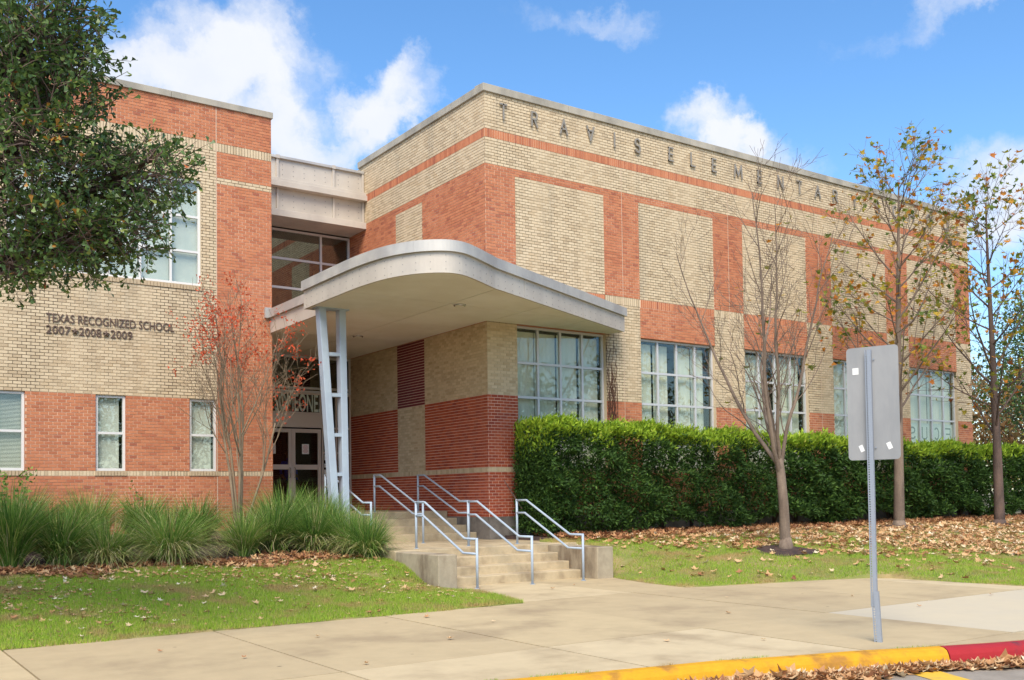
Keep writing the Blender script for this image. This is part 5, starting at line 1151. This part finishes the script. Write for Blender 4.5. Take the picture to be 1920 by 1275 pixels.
# ------------------------------------------------------------------ dead vine beside the first hall window
vn = MB()
for k in range(24):
    x = 3.47 + random.random() * .22; z = 2.4; P = []
    ztop = random.uniform(3.9, 5.44)
    while z < ztop: P.append((min(max(x, 3.45), 3.78), -.016 - .014 * random.random(), z)); z += random.uniform(.06, .15); x += random.gauss(0, .028)
    if len(P) > 2: vn.tube(P, random.uniform(.003, .007), 4)
ob('dead_vine', vn.me('dead_vine', 'vine', smooth=True), label='dark dead vine stems climbing the beige brick right of the first hall window', cat='vine')

# ------------------------------------------------------------------ lawn grass
def blades(name, pts, hgt, wd, m, vals):
    n = len(pts); a_ = rng.uniform(0, 2 * np.pi, n); b_ = rng.uniform(0, 2 * np.pi, n); H_ = hgt * rng.uniform(.5, 1.3, n); ln = rng.normal(0, .45, n) * H_
    V = np.stack([pts + np.stack([wd * np.cos(a_), wd * np.sin(a_), 0 * a_], -1), pts - np.stack([wd * np.cos(a_), wd * np.sin(a_), 0 * a_], -1), pts + np.stack([ln * np.cos(b_), ln * np.sin(b_), H_], -1)], 1)
    return mk(name, V.reshape(-1, 3), np.arange(3 * n).reshape(n, 3), m, rnd=vals)
def lawn_pts(n, x0, x1, y0, y1, hf, ok):
    x = rng.uniform(x0, x1, n); y = rng.uniform(y0, y1, n); k = ok(x, y); x, y = x[k], y[k]; return np.stack([x, y, hf(x, y) - .004], -1)
p_ = lawn_pts(210000, -12.0, -3.4, -6.72, -1.95, rough(h_left), lambda x, y: (x < left_edge_x(y) + .015) & (y > -6.70 + .05 * np.sin(x * 5) * np.sin(x * 2.3 + 1)) & (x - (-12.19) > (y + 18.4) * .10) & (y < -2.0 + .12 * np.sin(x * 2.2) + .08 * np.sin(x * 5.1)))
ob('grass', blades('grass', p_, .052, .0042, 'grass_blade', rng.random(len(p_))), kind='stuff', label='green and yellowing turf of the left lawn', cat='grass')
rx0 = np.vectorize(right_x0)
p_ = lawn_pts(150000, -.5, 7.5, -10.2, -1.8, rough(h_right), lambda x, y: (x > np.interp(y, [-10.2, -7.7, -7.35, -7.05, -6.85, -6.62, -6.45, -5.4, -4.16, 0], [3.6, 3.45, 3.1, 2.2, 1.0, 0, -.4, -.28, .04, .04]) - .015) & ((x - 3.9) ** 2 + (y + 4.97) ** 2 > .36))
p2_ = lawn_pts(60000, 7.5, 24, -10.4, -1.8, rough(h_right), lambda x, y: (x > -99) & ((x - 11.25) ** 2 + (y + 2.62) ** 2 > .36))
p_ = np.concatenate([p_, p2_])
ob('grass', blades('grass', p_, .045, .0052, 'grass_blade', rng.random(len(p_))), kind='stuff', label='green turf of the right lawn below the hedge', cat='grass')
xk = rng.uniform(-9, -1, 2600); p_ = np.stack([xk, kerb_y(xk) + rng.uniform(.0, .03, 2600), 0 * xk - .01], -1); k = (np.sin(xk * 3.3) + np.sin(xk * 7.1)) > .2; p_ = p_[k]
ob('grass', blades('grass', p_, .03, .003, 'grass_blade', rng.random(len(p_))), kind='stuff', label='thin weedy grass growing in the joint behind the kerb', cat='grass')

# ------------------------------------------------------------------ fallen leaves
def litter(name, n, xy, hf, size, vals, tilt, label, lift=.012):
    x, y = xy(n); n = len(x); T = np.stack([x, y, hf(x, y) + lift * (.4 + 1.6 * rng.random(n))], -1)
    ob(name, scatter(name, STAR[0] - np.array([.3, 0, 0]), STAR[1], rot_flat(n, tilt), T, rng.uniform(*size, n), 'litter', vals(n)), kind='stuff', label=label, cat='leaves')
def inbox(x0, x1, y0, y1, f=None):
    def g_(n):
        x = rng.uniform(x0, x1, n); y = rng.uniform(y0, y1, n)
        if f is not None: k = rng.random(n) < f(x, y); x, y = x[k], y[k]
        return x, y
    return g_
litter('leaf_litter', 6500, inbox(-11, -3.82, -3.0, -.3, lambda x, y: np.clip(1.0 - np.abs(y + 1.7 + .22 * np.sin(x * 1.9) + .12 * np.sin(x * 4.7)) * 1.35 + .3 * np.sin(x * 2.6 + y * 3), 0, 1)), h_left, (.06, .13), lambda n: np.clip(rng.normal(.42, .22, n), 0, 1), .55, 'brown leaf litter along the front of the grass bed', .03)
litter('leaf_litter', 5200, inbox(.5, 24, -2.5, -.9, lambda x, y: np.clip((y + 2.55) * 1.4, .1, 1)), h_right, (.10, .17), lambda n: np.clip(rng.normal(.28, .17, n), 0, 1), .5, 'leaf litter under the hedge with its shade put into dark red brown colour', .025)  # the hedge's shade is put into the darker leaf values
litter('leaf_litter', 24000, inbox(.2, 23, -9.8, -1.9, lambda x, y: np.clip((x - 3.3) * .30 + (y + 5.3) * .36 + .30 * np.sin(x * 1.7 + y) , .04, 1) * np.clip(.72 + .55 * np.sin(x * 2.3 + 1.1 * y) * np.sin(y * 2.7 - .8 * x), .15, 1) * np.clip((y + 9.7) * .8, .10, 1) * np.where((x - 3.9) ** 2 + (y + 4.97) ** 2 < .4, .15, 1) * (x > np.interp(y, [-10.2, -7.7, -7.35, -7.05, -6.85, -6.62, -6.45, -5.4, -4.16, 0], [3.66, 3.51, 3.16, 2.3, 1.1, .1, -.3, -.2, .1, .1]))), h_right, (.08, .15), lambda n: np.clip(rng.normal(.62, .22, n), 0, 1), .4, 'thick tan leaf litter over the right lawn around the young trees', .025)
litter('leaf_litter', 5200, inbox(-11.5, -3.9, -6.6, -2.0, lambda x, y: np.clip(.25 + .28 * (y + 4.6) + .35 * np.sin(x * 1.3 + y * .9), .08, 1)), h_left, (.03, .085), lambda n: np.clip(rng.normal(.6, .25, n), 0, 1), .3, 'small leaf scraps scattered over the left lawn', .02)
def gutter(n):
    x = np.concatenate([rng.uniform(-6.6, -3.3, int(n * .6)), rng.uniform(-3.3, 1.0, n - int(n * .6))]); o_ = np.abs(rng.normal(0, .10, n)); return x, kerb_y(x) - .285 - o_ * (1 + .5 * np.sin(x * 4)) 
litter('leaf_litter', 2000, gutter, lambda x, y: -.168 + .02 * np.clip((y - kerb_y(x) + .40) * 6, 0, 1), (.08, .15), lambda n: np.clip(rng.normal(.6, .24, n), 0, 1), .38, 'drift of tan leaves in the gutter below the kerb', .012)
def single_leaves(places, size, label, group, tilt=.3, pick=(2, 7)):
    for x, y, z in places:
        s_ = random.uniform(*size); o = inst('fallen_leaf', random.choice(LEAFV['litter'][pick[0]:pick[1]]), None, (x, y, z), (random.gauss(0, tilt), random.gauss(0, tilt), random.uniform(0, 6.28)), (s_, s_, s_))
        o['label'] = label; o['category'] = 'leaf'; o['group'] = group
single_leaves([(x, y, float(h_left(x, y)) + .04) for x, y in [(random.uniform(-9.8, -4.2), random.uniform(-6.2, -2.4)) for _ in range(70)]], (.06, .12), 'pale dry fallen leaf lying on the left lawn', 'fallen leaves on the left lawn', .3, (4, 7))
single_leaves([(x, y, .014) for x, y in [(-3.72, -6.2), (-4.1, -11.3), (-5.4, -8.2), (-6.6, -9.1), (-7.6, -8.0), (-2.6, -9.4), (-1.2, -8.1), (.3, -9.2), (-4.9, -10.7), (-8.8, -8.9), (-9.3, -7.9), (-2.2, -5.2), (-1.5, -4.9), (-3.1, -4.3), (-8.0, -10.0), (1.9, -10.4), (-.2, -10.6), (-5.8, -7.2)]], (.05, .09), 'dry fallen leaf lying on the concrete sidewalk', 'fallen leaves on the sidewalk', .12, (1, 6))
single_leaves([(x, float(kerb_y(x)) - random.uniform(.27, .46), -.165 + random.uniform(.015, .05)) for x in [random.uniform(-6.4, .4) for _ in range(110)]], (.09, .15), 'curled tan fallen leaf in the drift along the kerb', 'fallen leaves along the kerb', .45, (1, 5))
print('objects', len(bpy.data.objects), 'tris', sum(len(m.loop_triangles) if m.loop_triangles else sum(len(p.vertices) - 2 for p in m.polygons) for m in bpy.data.meshes if m.users and len(m.polygons) < 500))
